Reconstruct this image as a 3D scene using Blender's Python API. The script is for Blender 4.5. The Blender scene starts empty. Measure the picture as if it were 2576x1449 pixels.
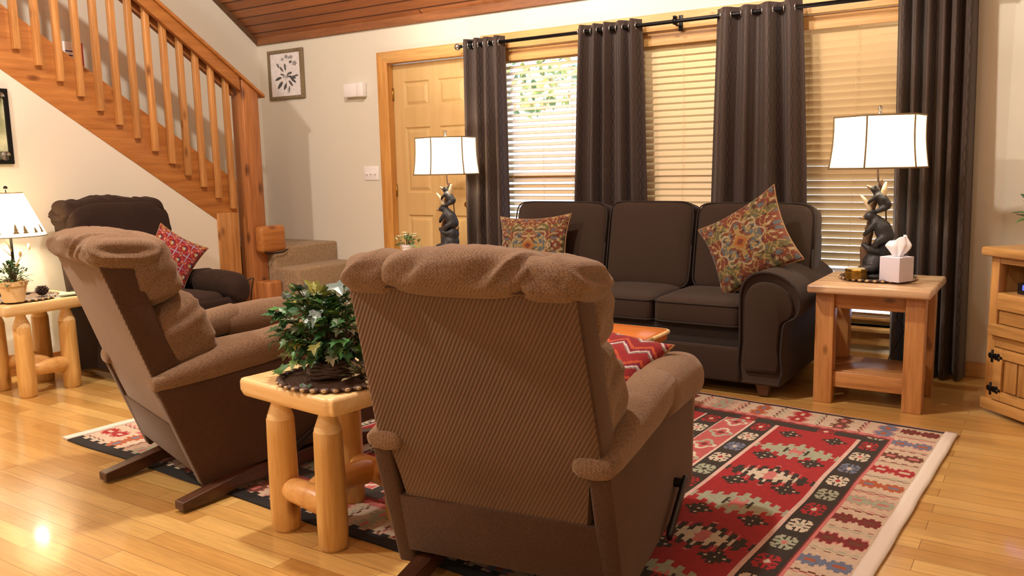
import bpy, bmesh, math, random
from mathutils import Vector, Matrix, Euler, noise
random.seed(7)
PI = math.pi
C = bpy.context.scene.collection
R = math.radians

def lin(r, g, b):
    def f(c):
        c /= 255.0
        return c / 12.92 if c <= 0.04045 else ((c + 0.055) / 1.055) ** 2.4
    return (f(r), f(g), f(b))

# ---------------------------------------------------------------- objects
def obj(name, bm, mat, parent=None, smooth=True, mods=(), angle=None):
    me = bpy.data.meshes.new(name)
    bmesh.ops.recalc_face_normals(bm, faces=bm.faces)
    bm.to_mesh(me); bm.free()
    if smooth:
        for p in me.polygons: p.use_smooth = True
        if angle is not None:
            me.set_sharp_from_angle(angle=R(angle))
    o = bpy.data.objects.new(name, me); C.objects.link(o)
    if mat: me.materials.append(mat)
    if parent: o.parent = parent
    for kind, kw in mods:
        m = o.modifiers.new(kind.lower(), kind)
        for k, v in kw.items(): setattr(m, k, v)
    return o

def tag(o, label, cat, group=None, kind=None):
    o['label'] = label; o['category'] = cat
    if group: o['group'] = group
    if kind: o['kind'] = kind
    return o

def thing(name, label, cat, loc=(0, 0, 0), rot=(0, 0, 0), group=None):
    o = bpy.data.objects.new(name, None); C.objects.link(o)
    o.empty_display_size = 0.1
    o.location = loc
    o.rotation_euler = rot if isinstance(rot, tuple) else (0, 0, rot)
    return tag(o, label, cat, group)

def struct(name, bm, mat, parent=None, smooth=False, mods=()):
    o = obj(name, bm, mat, parent, smooth=smooth, mods=mods)
    if not parent: o['kind'] = 'structure'
    return o

def dup(o, parent=None):
    c = o.copy(); C.objects.link(c)
    if parent: c.parent = parent
    for ch in list(o.children): dup(ch, c)
    return c

# ---------------------------------------------------------------- mesh shapes
def BM(): return bmesh.new()

def box(bm, cx, cy, cz, sx, sy, sz, bev=0.0, seg=2, M=None):
    r = bmesh.ops.create_cube(bm, size=1.0)
    vs = r['verts']
    for v in vs: v.co = Vector((v.co.x * sx, v.co.y * sy, v.co.z * sz))
    if bev > 0:
        es = list({e for v in vs for e in v.link_edges})
        g = bmesh.ops.bevel(bm, geom=es, offset=bev, segments=seg, affect='EDGES', profile=0.5)
        vs = list({v for f in g['faces'] for v in f.verts} | {v for v in vs if v.is_valid})
    T = Matrix.Translation((cx, cy, cz))
    if M is not None: T = T @ M.to_4x4()
    for v in vs: v.co = T @ v.co
    return vs

def bx(x0, x1, y0, y1, z0, z1, bev=0.0, seg=2, bm=None):
    bm = bm or BM()
    box(bm, (x0 + x1) / 2, (y0 + y1) / 2, (z0 + z1) / 2, x1 - x0, y1 - y0, z1 - z0, bev, seg)
    return bm

def loft(bm, rings, closed=True, cap=True):
    rows = [[bm.verts.new(p) for p in r] for r in rings]
    n = len(rows[0])
    for a, b in zip(rows, rows[1:]):
        for i in range(n if closed else n - 1):
            j = (i + 1) % n
            bm.faces.new((a[i], a[j], b[j], b[i]))
    if cap and closed:
        bm.faces.new(rows[0][::-1]); bm.faces.new(rows[-1])
    return rows

def frame_of(d):
    d = d.normalized()
    u = Vector((0, 0, 1)) if abs(d.z) < 0.9 else Vector((1, 0, 0))
    a = d.cross(u).normalized(); b = a.cross(d).normalized()
    return a, b

def tube(bm, pts, rad, n=12, cap=True, squash=1.0):
    pts = [Vector(p) for p in pts]
    rads = rad if isinstance(rad, (list, tuple)) else [rad] * len(pts)
    rings = []; pa = None
    for i, p in enumerate(pts):
        d = pts[min(i + 1, len(pts) - 1)] - pts[max(i - 1, 0)]
        if pa is None: a, b = frame_of(d)
        else:
            dn = d.normalized(); a = (pa - dn * pa.dot(dn)).normalized(); b = a.cross(dn).normalized()
        pa = a
        rings.append([p + (a * math.cos(t) + b * math.sin(t) * squash) * rads[i] for t in [2 * PI * k / n for k in range(n)]])
    loft(bm, rings, cap=cap)
    return bm

def lathe(bm, prof, n=32, c=(0, 0, 0), cap=True, mod=None):
    rings = []
    for r, z in prof:
        ring = []
        for k in range(n):
            t = 2 * PI * k / n
            rr = r * (mod(t, r) if mod else 1)
            ring.append((c[0] + rr * math.cos(t), c[1] + rr * math.sin(t), c[2] + z))
        rings.append(ring)
    loft(bm, rings, cap=cap)
    return bm

def prism(bm, poly, axis, a, b, bev=0.0, seg=2):
    """polygon in the two other axes, extruded along axis from a to b"""
    def P(q, t):
        if axis == 'x': return (t, q[0], q[1])
        if axis == 'y': return (q[0], t, q[1])
        return (q[0], q[1], t)
    va = [bm.verts.new(P(q, a)) for q in poly]; vb = [bm.verts.new(P(q, b)) for q in poly]
    n = len(poly)
    fs = [bm.faces.new(va[::-1]), bm.faces.new(vb)]
    for i in range(n):
        j = (i + 1) % n
        fs.append(bm.faces.new((va[i], va[j], vb[j], vb[i])))
    if bev > 0:
        es = list({e for f in fs for e in f.edges})
        bmesh.ops.bevel(bm, geom=es, offset=bev, segments=seg, affect='EDGES', profile=0.5)
    return bm

def sgnpow(v, e): return math.copysign(abs(v) ** e, v)

def supere(bm, c, rad, e1=0.4, e2=0.4, nu=40, nv=24, M=None, disp=None):
    """superellipsoid cushion; e1 rounds top/bottom, e2 rounds the plan"""
    c = Vector(c); rows = []
    for j in range(nv + 1):
        ph = -PI / 2 + PI * j / nv
        row = []
        for i in range(nu):
            t = 2 * PI * i / nu
            cp = sgnpow(math.cos(ph), e1)
            p = Vector((rad[0] * cp * sgnpow(math.cos(t), e2), rad[1] * cp * sgnpow(math.sin(t), e2), rad[2] * sgnpow(math.sin(ph), e1)))
            if disp: p = disp(p)
            if M is not None: p = M @ p
            row.append(p + c)
        rows.append(row)
    lo = bm.verts.new(sum(rows[0], Vector()) / nu); hi = bm.verts.new(sum(rows[-1], Vector()) / nu)
    vr = [[bm.verts.new(p) for p in r] for r in rows[1:-1]]
    for a, b in zip(vr, vr[1:]):
        for i in range(nu):
            j = (i + 1) % nu
            bm.faces.new((a[i], a[j], b[j], b[i]))
    for i in range(nu):
        j = (i + 1) % nu
        bm.faces.new((lo, vr[0][j], vr[0][i])); bm.faces.new((hi, vr[-1][i], vr[-1][j]))
    return bm

def ball(bm, c, r, M=None, n=14):
    r3 = r if isinstance(r, (tuple, list)) else (r, r, r)
    return supere(bm, c, r3, 1, 1, n, max(8, n * 2 // 3), M)

def grid(bm, nu, nv, f):
    g = [[bm.verts.new(f(i / nu, j / nv)) for i in range(nu + 1)] for j in range(nv + 1)]
    for j in range(nv):
        for i in range(nu):
            bm.faces.new((g[j][i], g[j][i + 1], g[j + 1][i + 1], g[j + 1][i]))
    return g

def fuse(bm, voxel, smooth=4):
    """merge overlapping lumps into one skin"""
    me = bpy.data.meshes.new('t'); bm.to_mesh(me); bm.free()
    o = bpy.data.objects.new('t', me); C.objects.link(o)
    m = o.modifiers.new('r', 'REMESH'); m.mode = 'VOXEL'; m.voxel_size = voxel
    s = o.modifiers.new('s', 'SMOOTH'); s.iterations = smooth; s.factor = 0.5
    dg = bpy.context.evaluated_depsgraph_get()
    m2 = bpy.data.meshes.new_from_object(o.evaluated_get(dg))
    b = BM(); b.from_mesh(m2)
    bpy.data.objects.remove(o); bpy.data.meshes.remove(me); bpy.data.meshes.remove(m2)
    return b

def colour_faces(o, cols):
    """cols: one linear rgb per polygon"""
    me = o.data
    at = me.color_attributes.new('weave', 'FLOAT_COLOR', 'CORNER')
    data = []
    for p in me.polygons:
        c = cols[p.index]
        for _ in range(p.loop_total): data += [c[0], c[1], c[2], 1.0]
    at.data.foreach_set('color', data)

# ---------------------------------------------------------------- materials
def nodes(name):
    m = bpy.data.materials.new(name); m.use_nodes = True
    nt = m.node_tree; b = nt.nodes['Principled BSDF']
    return m, nt, b


def L(nt, a, b): nt.links.new(a, b)

def coords(nt, scale=(1, 1, 1), rot=(0, 0, 0), kind='Object', loc=(0, 0, 0)):
    tc = nt.nodes.new('ShaderNodeTexCoord'); mp = nt.nodes.new('ShaderNodeMapping')
    mp.inputs['Scale'].default_value = scale; mp.inputs['Rotation'].default_value = rot; mp.inputs['Location'].default_value = loc
    L(nt, tc.outputs[kind], mp.inputs['Vector'])
    return mp.outputs['Vector']

def ramp(nt, fac, stops):
    r = nt.nodes.new('ShaderNodeValToRGB')
    el = r.color_ramp.elements
    while len(el) < len(stops): el.new(0.5)
    for e, (p, c) in zip(el, stops):
        e.position = p; e.color = (c[0], c[1], c[2], 1)
    L(nt, fac, r.inputs['Fac'])
    return r.outputs['Color']

def bump(nt, b, h, strength=0.3, dist=0.01):
    n = nt.nodes.new('ShaderNodeBump'); n.inputs['Strength'].default_value = strength; n.inputs['Distance'].default_value = dist
    L(nt, h, n.inputs['Height']); L(nt, n.outputs['Normal'], b.inputs['Normal'])

def mixc(nt, fac, a, b, mode='MIX'):
    n = nt.nodes.new('ShaderNodeMix'); n.data_type = 'RGBA'; n.blend_type = mode
    for s, v in ((n.inputs[0], fac), (n.inputs[6], a), (n.inputs[7], b)):
        if hasattr(v, 'is_linked'): L(nt, v, s)
        elif isinstance(v, (int, float)): s.default_value = v
        else: s.default_value = (v[0], v[1], v[2], 1)
    return n.outputs[2]

def math_n(nt, op, a, b=None):
    n = nt.nodes.new('ShaderNodeMath'); n.operation = op
    for s, v in ((n.inputs[0], a), (n.inputs[1], b)):
        if v is None: continue
        if hasattr(v, 'is_linked'): L(nt, v, s)
        else: s.default_value = v
    return n.outputs[0]

def noise_n(nt, vec, scale=5.0, detail=3.0, rough=0.5):
    n = nt.nodes.new('ShaderNodeTexNoise'); n.inputs['Scale'].default_value = scale
    n.inputs['Detail'].default_value = detail; n.inputs['Roughness'].default_value = rough
    L(nt, vec, n.inputs['Vector'])
    return n.outputs['Fac']

def plain(name, col, rough=0.6, metal=0.0, nscale=0, nstr=0.0, var=0.0, sheen=0.0, spec=0.5):
    m, nt, b = nodes(name)
    b.inputs['Base Color'].default_value = (*col, 1); b.inputs['Roughness'].default_value = rough
    b.inputs['Metallic'].default_value = metal; b.inputs['Specular IOR Level'].default_value = spec
    if sheen: b.inputs['Sheen Weight'].default_value = sheen; b.inputs['Sheen Roughness'].default_value = 0.5
    if nscale:
        v = coords(nt); f = noise_n(nt, v, nscale, 4)
        if nstr: bump(nt, b, f, nstr, 0.004)
        if var:
            c = ramp(nt, f, [(0.3, [x * (1 - var) for x in col]), (0.7, [min(1, x * (1 + var)) for x in col])])
            L(nt, c, b.inputs['Base Color'])
    return m

def wood(name, dark, light, axis='x', grain=1.0, rough=0.35, knots=0.0, coat=0.0, knotcol=None):
    m, nt, b = nodes(name)
    st = {'x': (0.9, 14, 14), 'y': (14, 0.9, 14), 'z': (14, 14, 0.9)}[axis]
    v = coords(nt, [s * grain for s in st])
    f = noise_n(nt, v, 2.2, 5, 0.6)
    v2 = coords(nt, [s * grain * 3.5 for s in st]); f2 = noise_n(nt, v2, 3, 2, 0.5)
    f3 = math_n(nt, 'ADD', math_n(nt, 'MULTIPLY', f, 0.75), math_n(nt, 'MULTIPLY', f2, 0.25))
    mid = [(a + c) / 2 for a, c in zip(dark, light)]
    c = ramp(nt, f3, [(0.32, dark), (0.5, mid), (0.68, light)])
    if knots:
        vk = coords(nt, {'x': (3.2, 7, 7), 'y': (7, 3.2, 7), 'z': (7, 7, 3.2)}[axis])
        vo = nt.nodes.new('ShaderNodeTexVoronoi'); vo.inputs['Scale'].default_value = 1.0; vo.inputs['Randomness'].default_value = 1.0
        L(nt, vk, vo.inputs['Vector'])
        k = ramp(nt, vo.outputs['Distance'], [(0.0, (1, 1, 1)), (knots, (0.55, 0.55, 0.55)), (knots * 1.7, (0, 0, 0))])
        kc = knotcol or [x * 0.35 for x in dark]
        c = mixc(nt, k, c, kc)
    oi = nt.nodes.new('ShaderNodeObjectInfo')
    vv = math_n(nt, 'ADD', math_n(nt, 'MULTIPLY', oi.outputs['Random'], 0.22), 0.89)
    hs = nt.nodes.new('ShaderNodeHueSaturation'); L(nt, vv, hs.inputs['Value']); L(nt, c, hs.inputs['Color'])
    L(nt, hs.outputs['Color'], b.inputs['Base Color'])
    b.inputs['Roughness'].default_value = rough
    if coat: b.inputs['Coat Weight'].default_value = coat; b.inputs['Coat Roughness'].default_value = 0.12
    bump(nt, b, f3, 0.12, 0.002)
    return m

def planks(name, c1, c2, row, length, rough, gap=(0.02, 0.01, 0.005), gapw=0.0015, coat=0.0, grain=0.5, dark=None):
    m, nt, b = nodes(name)
    v = coords(nt)
    br = nt.nodes.new('ShaderNodeTexBrick')
    L(nt, v, br.inputs['Vector'])
    br.offset = 0.37; br.offset_frequency = 2
    for k, val in (('Scale', 1.0), ('Brick Width', length), ('Row Height', row), ('Mortar Size', gapw), ('Mortar Smooth', 0.1), ('Bias', 0.0)):
        br.inputs[k].default_value = val
    br.inputs['Color1'].default_value = (*c1, 1); br.inputs['Color2'].default_value = (*c2, 1); br.inputs['Mortar'].default_value = (*gap, 1)
    g = noise_n(nt, coords(nt, (1.6, 28, 28)), 3.0, 5, 0.65)
    g2 = noise_n(nt, coords(nt, (0.5, 6, 6)), 2.0, 3, 0.5)
    c = mixc(nt, grain, br.outputs['Color'], ramp(nt, g, [(0.3, (0.45, 0.40, 0.36)), (0.7, (1.12, 1.08, 1.02))]), 'MULTIPLY')
    c = mixc(nt, grain * 0.8, c, ramp(nt, g2, [(0.3, (0.62, 0.58, 0.52)), (0.65, (1.1, 1.08, 1.05))]), 'MULTIPLY')
    L(nt, c, b.inputs['Base Color'])
    b.inputs['Roughness'].default_value = rough
    if coat: b.inputs['Coat Weight'].default_value = coat; b.inputs['Coat Roughness'].default_value = 0.10
    bump(nt, b, math_n(nt, 'SUBTRACT', 1.0, br.outputs['Fac']), 0.25, 0.003)
    return m

def wave(nt, vec, scale, dist=0.0, dscale=1.0, axis='X', prof='SIN'):
    w = nt.nodes.new('ShaderNodeTexWave'); w.wave_type = 'BANDS'; w.bands_direction = axis; w.wave_profile = prof
    w.inputs['Scale'].default_value = scale; w.inputs['Distortion'].default_value = dist; w.inputs['Detail'].default_value = 1.0
    w.inputs['Detail Scale'].default_value = dscale
    L(nt, vec, w.inputs['Vector'])
    return w.outputs['Fac']

def corduroy(name, dark, light, pitch, ang, cross=False, strength=0.5, sheen=0.3, rough=0.85, plane='xz'):
    """ribbed upholstery: diagonal wales, or a crossed dimple weave"""
    m, nt, b = nodes(name)
    k = 2 * PI / 20.0 / pitch      # wave texture: 20 units of phase per unit at scale 1
    v1 = coords(nt, rot=(0, ang, 0) if plane == 'xz' else (0, 0, ang))
    f = wave(nt, v1, k, 0.35, 2.0)
    if cross:
        v2 = coords(nt, rot=(0, -ang * 0.9, 0.4)); f2 = wave(nt, v2, k, 0.5, 2.0)
        v3 = coords(nt, rot=(0.6, 0.2, PI / 2 - 0.3)); f3 = wave(nt, v3, k, 0.5, 2.0)
        f = math_n(nt, 'MULTIPLY', math_n(nt, 'ADD', math_n(nt, 'MULTIPLY', f, 0.5), math_n(nt, 'MULTIPLY', f2, 0.5)), math_n(nt, 'ADD', math_n(nt, 'MULTIPLY', f3, 0.4), 0.6))
    big = noise_n(nt, coords(nt), 4.0, 3)
    c = ramp(nt, f, [(0.15, dark), (0.75, light)])
    c = mixc(nt, 0.5, c, ramp(nt, big, [(0.3, (0.72, 0.70, 0.70)), (0.7, (1.12, 1.12, 1.12))]), 'MULTIPLY')
    L(nt, c, b.inputs['Base Color']); b.inputs['Roughness'].default_value = rough
    b.inputs['Specular IOR Level'].default_value = 0.25
    b.inputs['Sheen Weight'].default_value = sheen; b.inputs['Sheen Roughness'].default_value = 0.45
    b.inputs['Sheen Tint'].default_value = (1.0, 0.85, 0.7, 1)
    bump(nt, b, f, strength, 0.003)
    return m

def attr_mat(name, rough=0.9, bscale=220, bstr=0.25, sheen=0.1, spec=0.3):
    m, nt, b = nodes(name)
    a = nt.nodes.new('ShaderNodeAttribute'); a.attribute_name = 'weave'
    f = noise_n(nt, coords(nt), 60, 3)
    c = mixc(nt, 0.45, a.outputs['Color'], ramp(nt, f, [(0.3, (0.7, 0.7, 0.7)), (0.7, (1.15, 1.15, 1.15))]), 'MULTIPLY')
    L(nt, c, b.inputs['Base Color']); b.inputs['Roughness'].default_value = rough
    b.inputs['Specular IOR Level'].default_value = spec; b.inputs['Sheen Weight'].default_value = sheen
    bump(nt, b, noise_n(nt, coords(nt), bscale, 2), bstr, 0.002)
    return m
# light levels
LAMP_R, LAMP_L, LAMP_C = 15.0, 17.0, 26.0
CEILING_AND_FILL = [(-2.6, 2.4, 3.85, 190.0), (-1.6, -1.2, 2.7, 30.0), (-4.1, 0.3, 3.5, 150.0)]  # first throws the rail shadow; the other two are added fill
SKY = 2.4
EXPOSURE = 0.85
WALL_SPOTS = [(-3.3, 3.1, 3.2, -3.4, 2.75, 100.0), (-1.6, 3.1, 3.2, -1.7, 2.75, 100.0)]
# ---------------------------------------------------------------- material set
PAINT = plain('cream_paint', lin(217, 211, 194), 0.75, nscale=90, nstr=0.12)
PINE_X = wood('pine_x', lin(150, 88, 36), lin(205, 140, 70), 'x', 1.0, 0.38, knots=0.10)
PINE_Y = wood('pine_y', lin(150, 90, 40), lin(190, 128, 66), 'y', 1.0, 0.38, knots=0.10, knotcol=lin(96, 46, 18))
PINE_Z = wood('pine_z', lin(158, 104, 54), lin(206, 150, 88), 'z', 1.0, 0.38, knots=0.10, knotcol=lin(96, 46, 18))
NEWEL = wood('newel_pine', lin(142, 86, 44), lin(186, 124, 72), 'z', 1.0, 0.4, knots=0.12, knotcol=lin(74, 34, 16))
CASING = wood('casing_oak', lin(190, 138, 76), lin(222, 178, 112), 'x', 1.0, 0.4, knots=0.05)
CASING_Z = wood('casing_oak_upright', lin(176, 118, 52), lin(214, 160, 88), 'z', 1.0, 0.4, knots=0.05)
DOORW = wood('door_maple', lin(192, 158, 102), lin(204, 172, 118), 'z', 0.5, 0.42)
LOGTOP = wood('log_slab_top', lin(220, 180, 114), lin(244, 220, 168), 'x', 0.6, 0.3, knots=0.05)
LOGLEG = wood('peeled_log', lin(192, 142, 72), lin(230, 190, 118), 'z', 0.8, 0.30, knots=0.11, knotcol=lin(120, 62, 22))
LOGRAIL = wood('peeled_log_rail', lin(196, 140, 70), lin(230, 184, 114), 'y', 0.8, 0.35, knots=0.10, knotcol=lin(112, 58, 22))
RUSTIC_Z = wood('rustic_pine_upright', lin(158, 104, 56), lin(204, 148, 88), 'z', 1.0, 0.35, knots=0.07)
RUSTIC_X = wood('rustic_pine_flat', lin(158, 104, 56), lin(206, 150, 90), 'x', 1.0, 0.28, knots=0.07)
PALETOP = wood('pale_knotty_top', lin(176, 136, 98), lin(222, 190, 150), 'x', 0.7, 0.25, knots=0.14, knotcol=lin(128, 92, 66))
CAB_X = wood('cabinet_pine_flat', lin(152, 108, 56), lin(204, 156, 92), 'x', 1.0, 0.35, knots=0.12, knotcol=lin(70, 36, 14))
CAB_Z = wood('cabinet_pine_upright', lin(148, 104, 54), lin(200, 150, 86), 'z', 1.0, 0.35, knots=0.12, knotcol=lin(60, 30, 12))
DARKWOOD = wood('dark_walnut', lin(58, 34, 22), lin(88, 54, 34), 'y', 1.0, 0.35)
COFFEE = wood('cedar_slab', lin(196, 104, 40), lin(226, 142, 66), 'x', 0.7, 0.22, knots=0.05)
SLAT = plain('honey_slat', lin(224, 194, 146), 0.4)
BLACKIRON = plain('black_iron', lin(22, 20, 20), 0.4, 0.6)
METAL = plain('brushed_steel', lin(190, 188, 186), 0.25, 1.0)
BRASS = plain('antique_brass', lin(170, 130, 62), 0.3, 1.0)
WHITEP = plain('white_plastic', lin(236, 232, 228), 0.4)
BLACKP = plain('black_plastic', lin(16, 16, 17), 0.35)
CARPET = plain('beige_carpet', lin(148, 124, 94), 1.0, nscale=55, nstr=0.5, var=0.22, sheen=0.1)
SOFA = plain('sofa_suede', lin(54, 40, 30), 0.85, nscale=140, nstr=0.2, var=0.12, sheen=0.08, spec=0.2)
SOFAPIPE = plain('sofa_piping', lin(38, 28, 21), 0.85)
BACKFAB = corduroy('tan_corduroy', lin(88, 66, 47), lin(113, 87, 63), 0.0105, R(-30), strength=0.6, sheen=0.5)
def dimple(name, dark, light, size):
    m, nt, b = nodes(name)
    vo = nt.nodes.new('ShaderNodeTexVoronoi'); vo.inputs['Scale'].default_value = 1 / size; vo.inputs['Randomness'].default_value = 0.45
    L(nt, coords(nt, rot=(.5, .6, .7)), vo.inputs['Vector'])
    c = ramp(nt, vo.outputs['Distance'], [(0.1, light), (0.75, dark)])
    c = mixc(nt, 0.5, c, ramp(nt, noise_n(nt, coords(nt), 5.0, 3), [(0.3, (0.75, 0.74, 0.73)), (0.7, (1.12, 1.12, 1.12))]), 'MULTIPLY')
    L(nt, c, b.inputs['Base Color']); b.inputs['Roughness'].default_value = 0.85; b.inputs['Specular IOR Level'].default_value = 0.25
    b.inputs['Sheen Weight'].default_value = 0.25; b.inputs['Sheen Roughness'].default_value = 0.45; b.inputs['Sheen Tint'].default_value = (1, .86, .72, 1)
    bump(nt, b, math_n(nt, 'SUBTRACT', 1.0, vo.outputs['Distance']), 0.5, 0.4 * size)
    return m
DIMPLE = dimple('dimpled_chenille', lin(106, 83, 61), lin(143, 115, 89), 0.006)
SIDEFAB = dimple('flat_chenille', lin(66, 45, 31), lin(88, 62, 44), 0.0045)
CHOC = corduroy('chocolate_chenille', lin(34, 20, 14), lin(50, 31, 22), 0.006, R(40), cross=True, strength=0.3, sheen=0.04)
OFFWHITE = plain('undyed_cotton', lin(222, 214, 200), 0.9, nscale=200, nstr=0.3)

def curtain_mat():
    m, nt, b = nodes('ogee_curtain')
    uv = nt.nodes.new('ShaderNodeUVMap'); sp = nt.nodes.new('ShaderNodeSeparateXYZ'); L(nt, uv.outputs['UV'], sp.inputs[0])
    s = math_n(nt, 'MULTIPLY', math_n(nt, 'SINE', math_n(nt, 'MULTIPLY', sp.outputs['Y'], 2 * PI / 0.16)), 0.011)
    def lines(sign):
        x = math_n(nt, 'ADD', sp.outputs['X'], math_n(nt, 'MULTIPLY', s, sign))
        fr = math_n(nt, 'PINGPONG', x, 0.03)
        return math_n(nt, 'LESS_THAN', fr, 0.0035)
    ln = math_n(nt, 'MAXIMUM', lines(1.0), lines(-1.0))
    c = mixc(nt, ln, lin(68, 53, 46), lin(47, 36, 31))
    c = mixc(nt, 0.5, c, ramp(nt, noise_n(nt, coords(nt, (60, 60, 8)), 3, 2), [(0.3, (0.75, 0.75, 0.75)), (0.7, (1.1, 1.1, 1.1))]), 'MULTIPLY')
    L(nt, c, b.inputs['Base Color']); b.inputs['Roughness'].default_value = 0.62
    b.inputs['Specular IOR Level'].default_value = 0.35
    b.inputs['Sheen Weight'].default_value = 0.15; b.inputs['Sheen Roughness'].default_value = 0.4
    bump(nt, b, math_n(nt, 'SUBTRACT', 1.0, ln), 0.35, 0.002)
    return m
CURTAIN = curtain_mat()

def glass_mat():
    m, nt, b = nodes('window_glass'); out = nt.nodes['Material Output']
    t = nt.nodes.new('ShaderNodeBsdfTransparent'); g = nt.nodes.new('ShaderNodeBsdfGlossy'); g.inputs['Roughness'].default_value = 0.02
    mx = nt.nodes.new('ShaderNodeMixShader'); mx.inputs[0].default_value = 0.06
    L(nt, t.outputs[0], mx.inputs[1]); L(nt, g.outputs[0], mx.inputs[2]); L(nt, mx.outputs[0], out.inputs['Surface'])
    nt.nodes.remove(b)
    return m
GLASS = glass_mat()

def shade_mat(name, col, emit):
    m, nt, b = nodes(name); out = nt.nodes['Material Output']
    d = nt.nodes.new('ShaderNodeBsdfDiffuse'); d.inputs['Color'].default_value = (*col, 1)
    t = nt.nodes.new('ShaderNodeBsdfTranslucent'); t.inputs['Color'].default_value = (*col, 1)
    mx = nt.nodes.new('ShaderNodeMixShader'); mx.inputs[0].default_value = 0.5
    L(nt, d.outputs[0], mx.inputs[1]); L(nt, t.outputs[0], mx.inputs[2])
    e = nt.nodes.new('ShaderNodeEmission'); e.inputs['Color'].default_value = (1.0, 0.86, 0.60, 1); e.inputs['Strength'].default_value = emit
    ad = nt.nodes.new('ShaderNodeAddShader'); L(nt, mx.outputs[0], ad.inputs[0]); L(nt, e.outputs[0], ad.inputs[1])
    L(nt, ad.outputs[0], out.inputs['Surface']); nt.nodes.remove(b)
    return m
SHADE = shade_mat('lit_linen_shade', (0.86, 0.76, 0.56), 0.12)
SHADE_CONE = shade_mat('lit_parchment_shade', (0.85, 0.72, 0.48), 0.6)

def glow(name, col, s):
    m, nt, b = nodes(name); b.inputs['Base Color'].default_value = (*col, 1)
    b.inputs['Emission Color'].default_value = (*col, 1); b.inputs['Emission Strength'].default_value = s
    return m

# ---------------------------------------------------------------- the room
D = 5.315            # back wall
XL = -6.17           # far left wall
XS = -5.46           # face of the wall under the stairs
XR, YF = 2.7, -3.0   # right wall, wall behind the camera
RY = 1.2             # ridge
SL = 0.735
def zc(y): return 2.41 + SL * (D - y) if y > RY else 2.41 + SL * (D - RY) - SL * (RY - y)

FLOOR = planks('oak_strip_floor', lin(230, 194, 120), lin(196, 150, 80), 0.083, 0.85, 0.28, gap=lin(128, 84, 42), gapw=0.0009, coat=0.55, grain=0.42)
struct('floor', bx(-6.4, 2.9, YF - 0.2, D + 0.12, -0.06, 0.0), FLOOR)

WINS = [(-3.62, -2.80), (-2.55, -1.73), (-1.48, -0.66)]
WZ0, WZ1 = 0.24, 2.09
DX0, DX1, DZ = -4.645, -3.80, 2.085
def wall_with_holes(x0, x1, z0, z1, holes, y0, y1):
    bm = BM()
    xs = sorted({x0, x1, *[h[0] for h in holes], *[h[1] for h in holes]})
    zs = sorted({z0, z1, *[h[2] for h in holes], *[h[3] for h in holes]})
    inh = lambda x, z: any(h[0] < x < h[1] and h[2] < z < h[3] for h in holes)
    grd = lambda i, j: 0 <= i < len(xs) - 1 and 0 <= j < len(zs) - 1 and not inh((xs[i] + xs[i + 1]) / 2, (zs[j] + zs[j + 1]) / 2)
    def q(*p): bm.faces.new([bm.verts.new(v) for v in p])
    for i in range(len(xs) - 1):
        for j in range(len(zs) - 1):
            if not grd(i, j): continue
            a, b, c, d = xs[i], xs[i + 1], zs[j], zs[j + 1]
            q((a, y0, c), (b, y0, c), (b, y0, d), (a, y0, d)); q((a, y1, c), (b, y1, c), (b, y1, d), (a, y1, d))
            if not grd(i - 1, j): q((a, y0, c), (a, y1, c), (a, y1, d), (a, y0, d))
            if not grd(i + 1, j): q((b, y0, c), (b, y1, c), (b, y1, d), (b, y0, d))
            if not grd(i, j - 1): q((a, y0, c), (b, y0, c), (b, y1, c), (a, y1, c))
            if not grd(i, j + 1): q((a, y0, d), (b, y0, d), (b, y1, d), (a, y1, d))
    bmesh.ops.remove_doubles(bm, verts=bm.verts, dist=1e-5)
    return bm
holes = [(a, b, WZ0, WZ1) for a, b in WINS] + [(DX0, DX1, -0.01, DZ)]
struct('wall_back', wall_with_holes(XL, -0.26, -0.01, 2.46, holes, D, D + 0.16), PAINT)

def gable(x0, x1):
    bm = BM()
    prism(bm, [(YF - .1, 0), (D + .16, 0), (D + .16, zc(D) - .05), (D, zc(D) + .03), (RY, zc(RY) + .03), (YF - .1, zc(YF - .1) + .03)], 'x', x0, x1)
    return bm
struct('wall_left', gable(XL - 0.12, XL), PAINT)
struct('wall_right', gable(XR, XR + 0.12), PAINT)
struct('wall_front', bx(XL, XR, YF - 0.12, YF, 0, zc(YF) + 0.05), PAINT)
bm = BM()
ex, ey = 2.70, D - 2.97
def dq(x, y, z): return (x, y, z)
o1 = Vector((-0.262, D)); o2 = Vector((ex, ey)); nrm = Vector((0.7071, 0.7071)) * 0.14
cor = [(o1, 0), (o2, 0), (o2 + nrm, 0), (o1 + nrm, 0)]
lo = [bm.verts.new((p.x, p.y, 0)) for p, _ in cor]
hi = [bm.verts.new((p.x, p.y, zc(min(p.y, D)) + 0.02)) for p, _ in cor]
for i in range(4):
    j = (i + 1) % 4; bm.faces.new((lo[i], lo[j], hi[j], hi[i]))
bm.faces.new(lo[::-1]); bm.faces.new(hi)
struct('wall_diagonal', bm, PAINT)
# closet wall below the stairs, its top cut by the stringer
ST = 0.67
def zsb(y): return 0.885 + ST * (4.213 - y)     # underside of the stringer
bm = BM()
prism(bm, [(YF, 0), (4.22, 0), (4.22, zsb(4.22) + .06), (1.0, zsb(1.0) + .06), (YF, zsb(1.0) + .06)], 'x', XS - 0.10, XS)
struct('wall_stair', bm, PAINT)

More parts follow.
